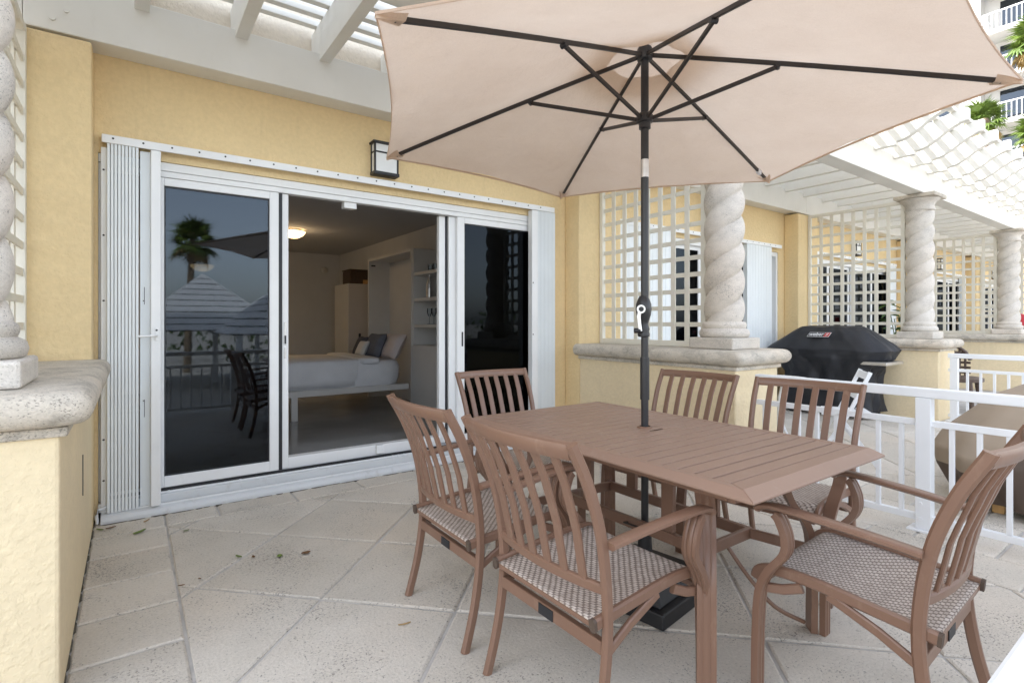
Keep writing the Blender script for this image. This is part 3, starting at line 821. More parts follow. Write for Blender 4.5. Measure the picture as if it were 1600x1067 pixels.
MB().sweep([(2.95, 10.199, 2.19), (2.95, 10.165, 2.19), (2.95, 10.155, 2.19)], circ(.06, 20), scale=[1, 1, .8]).build('body', M['cabinet'], sd_, 0, 50)

# ------------------------------------------------------------------ dining table
tb = thing('dining_table', (1.84, 1.555, 0), 'brown slatted rectangular metal patio table around the umbrella pole', 'table')
X0, X1, Y0_, Y1_ = 1.385, 2.292, .792, 2.312; Z = .745
def bev(poly_outer): pass
fw, fe = .052, .098
def frame_piece(pts):           # mitred board, outer edge bevelled down
    m = MB(); (ax, ay), (bx, by), (cx_, cy_), (dx_, dy_) = pts   # outer a->b, inner c (under b), d (under a)
    def lerp(p, q, t): return (p[0]+(q[0]-p[0])*t, p[1]+(q[1]-p[1])*t)
    a2 = lerp((ax, ay), (dx_, dy_), .45); b2 = lerp((bx, by), (cx_, cy_), .45)
    v = [(ax, ay, Z-.030), (bx, by, Z-.030), (cx_, cy_, Z-.030), (dx_, dy_, Z-.030), (ax, ay, Z-.022), (bx, by, Z-.022), (*a2, Z), (*b2, Z), (cx_, cy_, Z), (dx_, dy_, Z)]
    f = [(3, 2, 1, 0), (0, 1, 5, 4), (4, 5, 7, 6), (6, 7, 8, 9), (2, 3, 9, 8), (0, 4, 6, 9, 3), (1, 2, 8, 7, 5)]
    return m.add(v, f)
g = .0008
frame_piece([(X0, Y1_), (X0, Y0_), (X0+fw, Y0_+fe), (X0+fw, Y1_-fe)]).build('frame_board', M['table'], tb, .003)
frame_piece([(X1, Y0_), (X1, Y1_), (X1-fw, Y1_-fe), (X1-fw, Y0_+fe)]).build('frame_board', M['table'], tb, .003)
frame_piece([(X0+g, Y0_), (X1-g, Y0_), (X1-fw-g, Y0_+fe), (X0+fw+g, Y0_+fe)]).build('frame_board', M['table'], tb, .003)
frame_piece([(X1-g, Y1_), (X0+g, Y1_), (X0+fw+g, Y1_-fe), (X1-fw-g, Y1_-fe)]).build('frame_board', M['table'], tb, .003)
ns = 21; pt = (Y1_-Y0_-2*fe)/ns; b0 = None
PX, PY = 1.885, 1.592
for i in range(ns):
    y = Y0_+fe+pt*(i+.5)
    if abs(y-PY) < pt*.75:         # slats broken by the umbrella hole
        box(X0+fw+.001, PX-.045, y-pt/2+.0045, y+pt/2-.0045, Z-.022, Z-.0008).build('tabletop_slat', M['table'], tb, .0015)
        box(PX+.045, X1-fw-.001, y-pt/2+.0045, y+pt/2-.0045, Z-.022, Z-.0008).build('tabletop_slat', M['table'], tb, .0015)
    elif b0 is None:
        b0 = box(X0+fw+.001, X1-fw-.001, y-pt/2+.0045, y+pt/2-.0045, Z-.022, Z-.0008).build('tabletop_slat', M['table'], tb, .0015); y_ = y
    else: like(b0, 'tabletop_slat', tb, (0, y-y_, 0))
hp = MB(); 
v = []; n = 32; sq = []
for i in range(n):
    a = 2*pi*i/n; q = max(abs(cos(a)), abs(sin(a))); sq.append((PX+.0445*cos(a)/q, PY+pt*.99*sin(a)/q*1.0))
ci = [(PX+.024*cos(2*pi*i/n), PY+.024*sin(2*pi*i/n)) for i in range(n)]
v = [(x, y, Z-.0012) for x, y in sq]+[(x, y, Z-.0012) for x, y in ci]+[(x, y, Z-.02) for x, y in ci]+[(x, y, Z-.02) for x, y in sq]
f = [(i, (i+1) % n, n+(i+1) % n, n+i) for i in range(n)]+[(n+i, n+(i+1) % n, 2*n+(i+1) % n, 2*n+i) for i in range(n)]+[(2*n+i, 2*n+(i+1) % n, 3*n+(i+1) % n, 3*n+i) for i in range(n)]
hp.add(v, f).build('hole_plate', M['table'], tb)
hr = MB().lathe([(.025, -.002), (.034, -.002), (.034, .003), (.027, .006), (.0245, .004), (.025, -.002)], 28, (PX, PY, Z)); hr.build('hole_ring', M['chair'], tb, 0, 40)
# under frame
ap = MB(); ap.box(X0+.06, X1-.06, Y0_+.09, Y0_+.115, Z-.062, Z-.031); ap.box(X0+.06, X1-.06, Y1_-.115, Y1_-.09, Z-.062, Z-.031)
ap.box(X0+.06, X0+.085, Y0_+.116, Y1_-.116, Z-.062, Z-.031); ap.box(X1-.085, X1-.06, Y0_+.116, Y1_-.116, Z-.062, Z-.031)
ap.build('apron', M['chair'], tb, .002)
strap = [(-.030, -.012), (-.018, -.014), (-.012, -.0105), (-.006, -.014), (.006, -.014), (.012, -.0105), (.018, -.014), (.030, -.012), (.031, 0), (.030, .012), (-.030, .012), (-.031, 0)]
for sx, lx in ((-1, 1.49), (1, 2.19)):
    for sy, ly in ((-1, 1.01), (1, 2.10)):
        pth = spline([(lx, ly, .002), (lx, ly, .22), (lx-sx*.012, ly-sy*.008, .40), (lx-sx*.075, ly-sy*.05, .52), (lx-sx*.085, ly-sy*.06, .60), (lx-sx*.03, ly-sy*.03, .68), (lx, ly-sy*.01, Z-.033)], 6)
        MB().sweep(pth, strap, (1*1, -sx*sy*1, 0)).build('leg', M['chair'], tb, 0, 40)
rz0, rz1 = .295, .342
for x in (1.83, 2.15): box(x-.012, x+.012, 1.26, 2.05, rz0, rz1).build('stretcher', M['chair'], tb, .003)
for y in (1.25, 2.06): box(1.818, 2.162, y-.0095, y+.0095, rz0, rz1).build('stretcher', M['chair'], tb, .003)
for x in (1.83, 2.15):
    for y in (1.42, 1.90):
        box(x-.011 if x < 2 else x-.013, x+.011 if x > 2 else x+.013, y-.03, y+.03, .02 if False else rz1+.001, Z-.032).build('post', M['chair'], tb, .003)
for sx, lx in ((-1, 1.49), (1, 2.19)):
    for sy, ly, ye in ((-1, 1.01, 1.24), (1, 2.10, 2.07)):
        xe = 1.83 if sx < 0 else 2.15
        MB().sweep([(lx, ly, .318), (xe, ye, .318)], rrect(.042, .018, .003), (0, 0, 1)).build('arm_brace', M['chair'], tb, 0, 40)
for sx in (1,):
    xa = 1.99; xe = 2.19 if sx > 0 else 1.49
    MB().tube(spline([(xa, 1.25, .30), (xa+sx*.02, 1.17, .20), (xa+sx*.07, 1.09, .10), (xe-sx*.02, 1.03, .03)], 6), .0085, 8).build('curved_brace', M['chair'], tb, 0, 60)

# ------------------------------------------------------------------ chairs (origin on the floor, facing +y)
def make_chair():
    t = thing('dining_chair', (0, 0, 0), 'x', 'chair', 'brown metal chairs around the table')
    m = M['chair']
    # sling
    def fn(u, v_):
        x = (u*2-1)*.228; y = -.245+v_*.50
        z = .388+.028*sin(pi*min(1, v_/1.0)*.55)-.020*(1-(u*2-1)**2)*sin(pi*v_)
        if v_ > .86: q = (v_-.86)/.14; z -= .042*q*q; y -= .010*q*q
        return (x, y, z)
    MB().grid(fn, 14, 26).build('sling_seat', M['weave'], t, 0, 180, .004)
    for s_ in (-1, 1):
        # back leg + upright in one curved bar
        pth = spline([(s_*.252, -.275, 0), (s_*.250, -.232, .16), (s_*.248, -.208, .33), (s_*.249, -.212, .48), (s_*.253, -.240, .64), (s_*.259, -.292, .78), (s_*.2625, -.348, .884), (s_*.263, -.356, .901)], 5)
        MB().sweep(pth, rrect(.024, .034, .007), (1, 0, 0)).build('back_leg', m, t, 0, 40)
        # front strap leg with S bend into the arm
        pth = spline([(s_*.265, .225, 0), (s_*.265, .222, .20), (s_*.267, .212, .34), (s_*.275, .180, .42), (s_*.285, .125, .495), (s_*.290, .118, .55), (s_*.292, .135, .60), (s_*.292, .150, .617)], 5)
        st_ = [(a*.8, b_*.9) for a, b_ in strap]
        MB().sweep(pth, st_, (1, 0, 0)).build('front_leg', m, t, 0, 40)
        # arm
        pth = spline([(s_*.270, -.222, .607), (s_*.280, -.08, .622), (s_*.292, .08, .634), (s_*.296, .155, .636), (s_*.296, .195, .629), (s_*.296, .207, .617)], 5)
        MB().sweep(pth, [(-.022, -.006), (-.016, -.010), (.016, -.010), (.022, -.006), (.022, .003), (.010, .011), (-.010, .011), (-.022, .003)], (1, 0, 0)).build('armrest', m, t, 0, 40)
        # side rail of the sling
        pth = spline([(s_*.236, -.246, .385), (s_*.236, -.10, .399), (s_*.236, .06, .413), (s_*.236, .17, .412), (s_*.236, .228, .395), (s_*.236, .243, .365)], 5)
        MB().sweep(pth, rrect(.022, .036, .006), (1, 0, 0)).build('side_rail', m, t, 0, 40)
        MB().sweep([(s_*.236, -.2462, .385), (s_*.236, -.256, .384)], rrect(.024, .038, .006), (1, 0, 0)).build('end_cap', M['cover_brown'], t, 0, 40)
        MB().sweep([(s_*.238, .095, .385), (s_*.246, .150, .362), (s_*.254, .206, .352)], rrect(.018, .030, .004), (1, 0, 0)).build('front_link', m, t, 0, 40)
        MB().sweep([(s_*.238, .02, .392), (s_*.243, -.11, .345), (s_*.247, -.203, .300)], rrect(.016, .028, .004), (1, 0, 0)).build('rear_brace', m, t, 0, 40)
    # rear and front bars
    box(-.237, .237, -.222, -.200, .29, .33).build('rear_apron', m, t, .003)
    box(-.035, .035, -.2255, -.2222, .292, .326).build('maker_plate', M['gasket'], t, .002)
    MB().sweep([(-.225, .236, .352), (.225, .236, .352)], rrect(.024, .022, .005), (0, 0, 1)).build('front_bar', m, t, 0, 40)
    MB().sweep([(-.225, -.236, .378), (.225, -.236, .378)], rrect(.022, .02, .005), (0, 0, 1)).build('rear_bar', m, t, 0, 40)
    # back
    def bow(u): return -.034*(1-u*u)
    def upr(z):      # y of upright at z
        P = [(.33, -.208), (.48, -.212), (.64, -.240), (.78, -.292), (.876, -.345)]
        for (z0, y0), (z1, y1) in zip(P[:-1], P[1:]):
            if z <= z1: q = (z-z0)/(z1-z0); return y0+(y1-y0)*q
        return P[-1][1]
    top = [(.2525*u, -.350+bow(u), .880) for u in [-1+2*i/16 for i in range(17)]]
    MB().sweep(top, [(-.022, -.008), (-.010, -.0125), (.012, -.012), (.022, -.006), (.022, .006), (.012, .012), (-.010, .0125), (-.022, .008)], (0, -.25, 1)).build('top_rail', m, t, 0, 45)
    low = [(.243*u, -.212+bow(u)*.9, .474) for u in [-1+2*i/12 for i in range(13)]]
    MB().sweep(low, rrect(.032, .020, .005), (0, -.1, 1)).build('lower_rail', m, t, 0, 40)
    for i in range(6):
        u = -1+2*(i+1)/7
        pts = []
        for k in range(9):
            z = .482+(.868-.482)*k/8; q = k/8
            pts.append(((.243+.022*q)*u, upr(z)+bow(u)*(.9+.1*q)-.006*sin(pi*q), z))
        MB().sweep(pts, rrect(.033, .011, .003), (1, 0, 0)).build('back_slat', m, t, 0, 40)
    return t
ch = make_chair()
CH = [((1.278, 1.935), -90.7, 'brown slat back chair at left side of table nearest the doorway'),
      ((1.281, 1.292), -89.3, 'brown slat back chair in the front centre showing its woven seat'),
      ((1.952, .732), 2.5, 'brown slat back chair at bottom right with its back to the railing'),
      ((1.93, 2.56), 179.5, 'brown slat back chair at the far table end against dark glass'),
      ((2.575, 2.03), 92.5, 'brown slat back chair before the yellow half wall'),
      ((2.62, 1.35), 97, 'brown slat back chair right of the table in front of grill')]
for i, ((x, y), r, lb) in enumerate(CH):
    if i == 0:
        ch.location = (x, y, 0); ch.rotation_euler = (0, 0, R(r)); ch['label'] = lb
    else: dup(ch, (x, y, 0), R(r), lb)

# ------------------------------------------------------------------ umbrella and base
um = thing('patio_umbrella', (PX, PY, .10), 'open beige six panel umbrella with dark ribs over the table', 'umbrella')
HUB = 2.43; TIPZ = 2.082; TR = 1.333
ANG = [R(a) for a in (6, 65.5, 126, 186.5, 246, 303)]
MB().lathe([(.0165, 0), (.0165, 1.12)], 20, (PX, PY, .08)).build('lower_pole', M['pole'], um, 0, 50)
MB().lathe([(.0205, -.19), (.0205, 0), (.021, .0)], 20, (PX, PY, 1.06)).build('pole_sleeve', M['pole'], um, 0, 50)
MB().lathe([(.0175, 0), (.0175, .70)], 20, (PX, PY, 1.27)).build('upper_pole', M['pole'], um, 0, 50)
MB().lathe([(.0186, 0), (.0186, .08)], 20, (PX, PY, 1.872)).build('pole_band', M['steel'], um, 0, 50)
MB().lathe([(.0176, 0), (.0176, .50)], 20, (PX, PY, 1.952)).build('mast', M['pole'], um, 0, 50)
LEFT = Vector((-.8121, .5835, 0)); cd = Vector((-.70, -.71, 0)).normalized(); sdv = LEFT
ck = MB().lathe([(.0185, .0), (.026, .003), (.0275, .014), (.0235, .026), (.027, .036), (.0225, .048), (.020, .058), (.024, .075), (.032, .10), (.0355, .125), (.034, .148), (.027, .168), (.0185, .185)], 28, (PX-.004, PY+.003, 1.152))
cko = ck.build('crank_housing', M['pole'], um, 0, 50)
hb = Vector((PX, PY, 1.277))+cd*.024+sdv*.020
MB().sweep([hb, hb+cd*.020], circ(.019, 18)).build('crank_boss', M['steel'], cko, 0, 50)
MB().sweep([hb+cd*.0205, hb+cd*.026], circ(.011, 14)).build('crank_bolt', M['black'], cko, 0, 50)
MB().sweep(spline([hb+cd*.013+sdv*.004, hb+cd*.014+sdv*.010+Vector((0, 0, -.03)), hb+cd*.015+sdv*.009+Vector((0, 0, -.060)), hb+cd*.016+sdv*.004+Vector((0, 0, -.098))], 5), rrect(.012, .017, .003), tuple(cd)).build('crank_handle', M['steel'], cko, 0, 50)
kn = hb+Vector((0, 0, -.096))+cd*.012
MB().tube([kn+sdv*.004, kn+sdv*.016, kn+sdv*.018, kn+sdv*.030], .0115, 14).build('crank_knob', M['black'], cko, 0, 50)
MB().lathe([(.020, -.03), (.033, -.028), (.036, -.012), (.036, .015), (.030, .028), (.02, .03)], 24, (PX, PY, HUB)).build('top_hub', M['pole'], um, 0, 50)
RUN = 2.137
MB().lathe([(.0185, -.045), (.026, -.045), (.026, -.02), (.036, -.016), (.037, .012), (.028, .024), (.0185, .026)], 24, (PX, PY, RUN)).build('runner', M['pole'], um, 0, 50)
def rib_pt(a, f): 
    r = TR*f; return Vector((PX+r*cos(a), PY+r*sin(a), HUB-.004-(HUB-.004-TIPZ)*(.93*f+.07*f*f)))
for a in ANG:
    pts = [rib_pt(a, .022)]+[rib_pt(a, f) for f in (.1, .3, .5, .7, .85, .955)]
    rb = MB().sweep(pts, rrect(.018, .012, .002), (0, 0, 1)).build('rib', M['rib'], um, 0, 40)
    j = rib_pt(a, .405)
    e0 = Vector((PX+.034*cos(a), PY+.034*sin(a), RUN))
    n_ = Vector((-sin(a), cos(a), 0))
    MB().sweep([e0+n_*.0, j+Vector((0, 0, -.014))], rrect(.017, .012, .002), (0, 0, 1)).build('strut', M['rib'], um, 0, 40)
    MB().sweep([j+n_*.014+Vector((0, 0, -.012)), j-n_*.014+Vector((0, 0, -.012))], circ(.011, 12)).build('rib_joint', M['pole'], rb, 0, 50)
cn = MB(); NU, NV = 24, 30; random.seed(11)
for q in range(6):
    a0 = ANG[q]; a1 = ANG[(q+1) % 6]
    if a1 < a0: a1 += 2*pi
    ph = random.random()*6
    def fn(u, v_, a0=a0, a1=a1, ph=ph):
        f = .13+(1.0-.13)*v_
        p0 = rib_pt(a0, f); p1 = rib_pt(a1, f); p = p0.lerp(p1, u)
        s4 = 4*u*(1-u)
        pull = 1-.030*s4*v_**2                      # scalloped hem pulled in
        c = Vector((PX, PY, p.z))
        p = c+(p-c)*pull
        p.z += .0125+.012*s4*v_*(1-.3*v_)-.022*s4*sin(pi*v_)*.9
        p.z += .006*sin(8*v_+ph+5*u)*s4+.0025*sin(21*u+ph)*v_*s4+.004*sin(34*v_+7*u+ph)*(1-s4)*min(u, 1-u)*8*(v_ > .1)
        return tuple(p)
    cn.grid(fn, NU, NV)
cno = cn.build('canopy', M['canopy'], um, 0, 30)
# hem
for q in range(6):
    a0 = ANG[q]; a1 = ANG[(q+1) % 6]
    if a1 < a0: a1 += 2*pi
    pts = []
    for i in range(13):
        u = i/12; p = rib_pt(a0, 1).lerp(rib_pt(a1, 1), u); s4 = 4*u*(1-u); c = Vector((PX, PY, p.z)); p = c+(p-c)*(1-.030*s4)
        p.z += .0125+.012*s4*.7-.002; pts.append(p)
    MB().sweep(pts, rrect(.010, .003, .0008), (0, 0, 1)).build('hem', M['canopy'], cno, 0, 40)
for a in ANG:
    p = rib_pt(a, .935); e = rib_pt(a, 1.0); e.z += .008; p.z += .002
    n_ = Vector((-sin(a), cos(a), 0))
    m_ = MB(); v = [p+n_*.042+Vector((0, 0, .009)), p-n_*.042+Vector((0, 0, .009)), e-n_*.004, e+n_*.004, p+n_*.02-Vector((0, 0, .013)), p-n_*.02-Vector((0, 0, .013)), e-n_*.003-Vector((0, 0, .012)), e+n_*.003-Vector((0, 0, .012))]
    m_.add(v, [(4, 5, 6, 7), (1, 2, 6, 5), (3, 0, 4, 7)]).build('rib_pocket', M['canopy'], cno)
# vent cap above the hub
vc = MB()
for q in range(6):
    a0 = ANG[q]; a1 = ANG[(q+1) % 6]
    if a1 < a0: a1 += 2*pi
    def fn(u, v_, a0=a0, a1=a1):
        r = .02+.33*v_; p = Vector((PX+r*cos(a0), PY+r*sin(a0), 0)).lerp(Vector((PX+r*cos(a1), PY+r*sin(a1), 0)), u)
        return (p.x, p.y, HUB+.075-.075*v_)
    vc.grid(fn, 5, 5)
vc.build('vent_cap', M['canopy'], um, 0, 30)
MB().lathe([(.012, 0), (.02, .01), (.018, .04), (.008, .06)], 14, (PX, PY, HUB+.07)).build('finial', M['pole'], um, 0, 50)
box_tag = MB().sweep([rib_pt(ANG[0], .875), rib_pt(ANG[0], .90)], rrect(.030, .020, .002), (0, 0, 1)); box_tag.build('rib_strap', M['linen'], um)

bs = thing('umbrella_base', (PX, PY, 0), 'black square stepped umbrella base under the table', 'umbrella base')
bs.rotation_euler = (0, 0, R(8.5))
def blocal(mb, nm, mat, **k):
    me = mb.mesh(nm, (0, 0, 0), k.get('smooth')); me.materials.append(mat); o = bpy.data.objects.new(nm, me); COL.objects.link(o); o.parent = bs
    if k.get('bevel'): d = o.modifiers.new('bevel', 'BEVEL'); d.width = k['bevel']; d.segments = 2
    return o
def frus(a0, a1, z0, z1):
    v = [(x*a0, y*a0, z0) for x, y in ((-1, -1), (1, -1), (1, 1), (-1, 1))]+[(x*a1, y*a1, z1) for x, y in ((-1, -1), (1, -1), (1, 1), (-1, 1))]
    return MB().add(v, [(3, 2, 1, 0), (4, 5, 6, 7), (0, 1, 5, 4), (1, 2, 6, 5), (2, 3, 7, 6), (3, 0, 4, 7)])
blocal(frus(.22, .215, 0, .060), 'plinth', M['black'], bevel=.006)
blocal(frus(.185, .150, .0602, .135), 'upper_step', M['black'], bevel=.006)
for i in range(5):
    for sx in (-1, 1): blocal(MB().box(-.11+i*.05, -.085+i*.05, sx*.12-.008, sx*.12+.008, .1352, .142), 'stud', M['black'])
blocal(MB().lathe([(.06, .1352), (.055, .15), (.034, .165), (.030, .26), (.034, .262), (.034, .30), (.022, .305)], 24), 'socket', M['black'], smooth=50)
blocal(MB().tube([(.03, 0, .285), (.06, 0, .285)], .006, 8), 'clamp_screw', M['steel'], smooth=50)
wl = [(.055, -.05, .30), (.055, .05, .30), (-.09, .05, .335), (-.09, -.05, .335)]
blocal(MB().sweep([Vector(p)+Vector((.0, 0, -.01)) for p in wl], circ(.0045, 8), (0, 0, 1), closed=True), 'wire_handle', M['rib'], smooth=60)

# ------------------------------------------------------------------ railings
def railing_y(xc, ya, yb, label, ps):
    t = thing('railing', (xc, (ya+yb)/2, 0), label, 'railing', 'white metal railings')
    L = yb-ya
    box(xc-.03, xc+.03, ya, yb, .778, .834).build('top_rail', M['rail'], t, .006)
    box(xc-.017, xc+.017, ya+.001, yb-.001, .612, .648).build('middle_rail', M['rail'], t, .003)
    box(xc-.017, xc+.017, ya+.001, yb-.001, .055, .093).build('bottom_rail', M['rail'], t, .003)
    for y in ps:
        p = box(xc-.034, xc+.034, y-.038, y+.038, .012, .777).build('post', M['rail'], t, .004)
        box(xc-.06, xc+.06, y-.075, y+.075, -.001, .0115).build('base_plate', M['rail'], p, .003)
        for z in (.07, .16):
            MB().sweep([(xc-.0345, y+.012, z), (xc-.041, y+.012, z)], circ(.011, 12)).build('bolt', M['rail'], p, 0, 50)
    b0 = None; n = int(L/.118)
    for i in range(n):
        y = ya+L*(i+.5)/n
        if min(abs(y-q) for q in ps) < .05: continue
        if b0 is None: b0 = box(xc-.012, xc+.012, y-.012, y+.012, .094, .611).build('baluster', M['rail'], t, .002); y_ = y
        else: like(b0, 'baluster', t, (0, y-y_, 0))
    return t
railing_y(3.775, .19, 2.13, 'white metal railing between this patio and the neighbour', (1.105, .235))
railing_y(8.195, .19, 2.16, 'white metal railing beyond the tan covered furniture in front of the wicker chair', (2.10, 1.105, .235))
rl = thing('railing', (1.75, .125, 0), 'white railing corner cut off at the bottom right of the photo', 'railing', 'white metal railings')
box(-.18, 3.76, .075, .168, .775, .828).build('top_rail', M['rail'], rl, .006)
box(-.18, 3.76, .105, .139, .612, .648).build('middle_rail', M['rail'], rl, .003)
box(-.18, 3.76, .105, .139, .055, .093).build('bottom_rail', M['rail'], rl, .003)
for x in (-.14, 1.15, 2.45, 3.72): box(x-.038, x+.038, .088, .156, -.001, .774).build('post', M['rail'], rl, .004)
b0 = None
for i in range(32):
    x = -.06+i*.118
    if min(abs(x-q) for q in (-.14, 1.15, 2.45, 3.72)) < .05: continue
    if b0 is None: b0 = box(x-.01, x+.01, .112, .132, .094, .611).build('baluster', M['rail'], rl, .002); x_ = x
    else: like(b0, 'baluster', rl, (x-x_, 0, 0))

# ------------------------------------------------------------------ covered grill next door
def loft(secs, N=64, p=5, wr=None, cap=True):
    v = []; f = []
    for (z, x0, x1, y0, y1) in secs:
        for i in range(N):
            a = 2*pi*i/N; c, s_ = cos(a), sin(a); q = (abs(c)**p+abs(s_)**p)**(-1/p)
            x = (x0+x1)/2+(x1-x0)/2*c*q; y = (y0+y1)/2+(y1-y0)/2*s_*q; zz = z
            if wr: x, y, zz = wr(x, y, zz, a)
            v.append((x, y, zz))
    for j in range(len(secs)-1): f += [(j*N+i, j*N+(i+1) % N, (j+1)*N+(i+1) % N, (j+1)*N+i) for i in range(N)]
    if cap: f.append(tuple(range((len(secs)-1)*N, len(secs)*N)))
    return MB().add(v, f)
def isecs(keys, n=5):
    out = []
    for a, b_ in zip(keys[:-1], keys[1:]):
        for i in range(n): out.append(tuple(a[k]+(b_[k]-a[k])*i/n for k in range(5)))
    out.append(keys[-1]); return out
gr = thing('covered_grill', (7.6, 3.2, 0), 'barbecue grill under a black cover with white and red lettering patch', 'grill')
gk = [(.09, 7.28, 7.92, 2.70, 3.78), (.55, 7.30, 7.90, 2.72, 3.76), (.68, 7.28, 7.92, 2.66, 3.82), (.76, 7.26, 7.94, 2.56, 3.97), (.86, 7.26, 7.94, 2.52, 4.03), (.92, 7.30, 7.92, 2.58, 3.96), (1.10, 7.42, 7.84, 2.80, 3.70), (1.155, 7.48, 7.80, 2.90, 3.62), (1.165, 7.54, 7.74, 2.98, 3.54)]
def wr(x, y, z, a):
    k = .024 if z < .8 else .012
    w1 = .7*sin(a*11+z*5)+.5*sin(a*17-z*9+1)+.5*sin(a*5+z*14)+.35*sin(a*31+z*22)
    dx, dy = cos(a), sin(a)
    sag = -.05*max(0, sin((y-2.44)*pi/1.6)) if .7 < z < .9 and False else 0
    return x+dx*w1*k, y+dy*w1*k, z+.006*sin(a*7+z*3)+sag
loft(isecs(gk, 5), 96, 5, wr).build('cover', M['cover_black'], gr, 0, 50)
box(7.27, 7.80, 2.50, 2.78, .695, .735).build('side_shelf', M['steel'], gr, .006)
for x, y in ((7.36, 2.82), (7.36, 3.66), (7.84, 2.82), (7.84, 3.66)):
    MB().sweep([(x-.02, y, .05), (x+.02, y, .05)], circ(.05, 16)).build('wheel', M['black'], gr, 0, 50)
# lettering patch on the front slope of the hood
def front_x(z): 
    return 7.30+(7.42-7.30)*(z-.92)/.18
nrm = Vector((-.18, 0, .12)).normalized()
ex = Vector((0, -1, 0)); ey = nrm.cross(ex) if nrm.cross(ex).z > 0 else -nrm.cross(ex)
pc = Vector((front_x(1.045)-.012, 3.30, 1.045))+nrm*.012
def P2(u, v_): return pc+ex*u+ey*v_
def plate(pts, off, nm, mat):
    m_ = MB(); n_ = len(pts); v = [P2(*p)+nrm*off for p in pts]+[P2(*p)+nrm*(off+.003) for p in pts]
    m_.add(v, [tuple(range(n_-1, -1, -1)), tuple(range(n_, 2*n_))]+[(i, (i+1) % n_, n_+(i+1) % n_, n_+i) for i in range(n_)])
    return m_.build(nm, mat, gr)
sk = .012
plate([(-.135-sk, -.035), (.135-sk, -.035), (.135+sk, .035), (-.135+sk, .035)], 0, 'logo_border', M['logo_white'])
plate([(-.129-sk*.8, -.029), (.064-sk*.8, -.029), (.064+sk*.8, .029), (-.129+sk*.8, .029)], .0032, 'logo_field', M['cover_black'])
plate([(.068-sk*.8, -.029), (.129-sk*.8, -.029), (.129+sk*.8, .029), (.068+sk*.8, .029)], .0034, 'logo_block', M['logo_red'])
def text_part(s_, size, u, v_, off, mat, nm):
    cu = bpy.data.curves.new(nm, 'FONT'); cu.body = s_; cu.size = size; cu.extrude = .001; cu.align_x = 'CENTER'; cu.align_y = 'CENTER'; cu.shear = .2; cu.offset = .0012
    to = bpy.data.objects.new('tmp', cu); COL.objects.link(to)
    dg = bpy.context.evaluated_depsgraph_get(); me = bpy.data.meshes.new_from_object(to.evaluated_get(dg))
    bpy.data.objects.remove(to); me.name = nm
    mt = Matrix((ex, ey, nrm)).transposed().to_4x4(); mt.translation = P2(u, v_)+nrm*off-gr.location
    me.transform(mt); me.materials.clear(); me.materials.append(mat)
    o = bpy.data.objects.new(nm, me); COL.objects.link(o); o.parent = gr
text_part('weber', .070, -.034, .002, .0075, M['logo_white'], 'lettering')
text_part('//', .050, .098, .0, .0078, M['logo_white'], 'logo_mark')

# white cafe table and folding chair next door
ct = thing('cafe_table', (4.72, 2.42, 0), 'small round white cafe table behind the railing', 'table')
MB().lathe([(.29, .70), (.30, .705), (.30, .722), (.295, .727)], 40, (4.62, 2.45, 0)).build('tabletop', M['rail'], ct, 0, 40)
for k in range(3):
    a = 2*pi*k/3+.5
    MB().tube(spline([(4.62+.08*cos(a), 2.45+.08*sin(a), .70), (4.62+.05*cos(a), 2.45+.05*sin(a), .40), (4.62+.26*cos(a), 2.45+.26*sin(a), .0)], 6), .012, 8).build('leg', M['rail'], ct, 0, 60)
fc = thing('folding_chair', (5.05, 2.08, 0), 'white folding chair in front of the covered grill', 'chair')
FCR = Matrix.Rotation(R(32), 3, 'Z')
def fcw(p): return tuple(FCR @ Vector(p)+Vector((5.05, 2.08, 0)))
def fbar(pts, w_, h_, sd, nm): MB().sweep([fcw(p) for p in pts], rrect(w_, h_, .003), tuple(FCR @ Vector(sd))).build(nm, M['rail'], fc, 0, 40)
for s_ in (-1, 1):
    fbar([(s_*.19, .24, 0), (s_*.185, -.02, .44), (s_*.18, -.18, .80)], .022, .030, (1, 0, 0), 'back_leg')
    fbar([(s_*.165, -.24, 0), (s_*.16, .04, .42)], .016, .030, (1, 0, 0), 'front_leg')
    fbar([(s_*.14, -.19, .43), (s_*.14, .17, .43)], .016, .020, (1, 0, 0), 'seat_rail')
for i in range(4): fbar([(-.155, -.17+i*.09, .448), (.155, -.17+i*.09, .448)], .070, .014, (0, 1, 0), 'seat_slat')
for z in (.60, .765): fbar([(-.17, -.02-(z-.44)*.44, z), (.17, -.02-(z-.44)*.44, z)], .065, .014, (0, -.4, .92), 'back_slat')

# tan covered sofa
cs = thing('covered_sofa', (5.2, .65, 0), 'patio sofa under a tan and brown cover behind the railing', 'sofa')
ck_ = [(.07, 4.40, 6.3, -.1, 1.22), (.22, 4.36, 6.3, -.1, 1.29), (.34, 4.34, 6.3, -.1, 1.32), (.46, 4.40, 6.3, -.1, 1.27), (.62, 4.50, 6.25, -.05, 1.12), (.70, 4.56, 6.2, 0, 1.05), (.78, 4.75, 6.1, .1, .90), (.80, 5.0, 5.9, .2, .7)]
def wr2(x, y, z, a):
    w1 = sin(a*9+1+z*2)+.8*sin(a*15+2-z*3)+.6*sin(a*23)
    k = .036*max(.15, 1-z/.85)
    dx, dy = cos(a), sin(a)
    return x+dx*w1*k, y+dy*w1*k, z+.02*sin(a*6+.5)*(1 if z > .3 else .4)
cm = loft(isecs(ck_, 5), 120, 5, wr2)
for i, f in enumerate(cm.f):
    rg_, col_ = divmod(i, 120)
    aa = 2*pi*(col_+.5)/120
    if rg_ < 6 or (R(158) < aa < R(174) and rg_ < 24) or (R(100) < aa < R(112) and rg_ < 24): cm.mi[i] = 1
cm.build('cover', [M['cover_tan'], M['cover_brown']], cs, 0, 60)
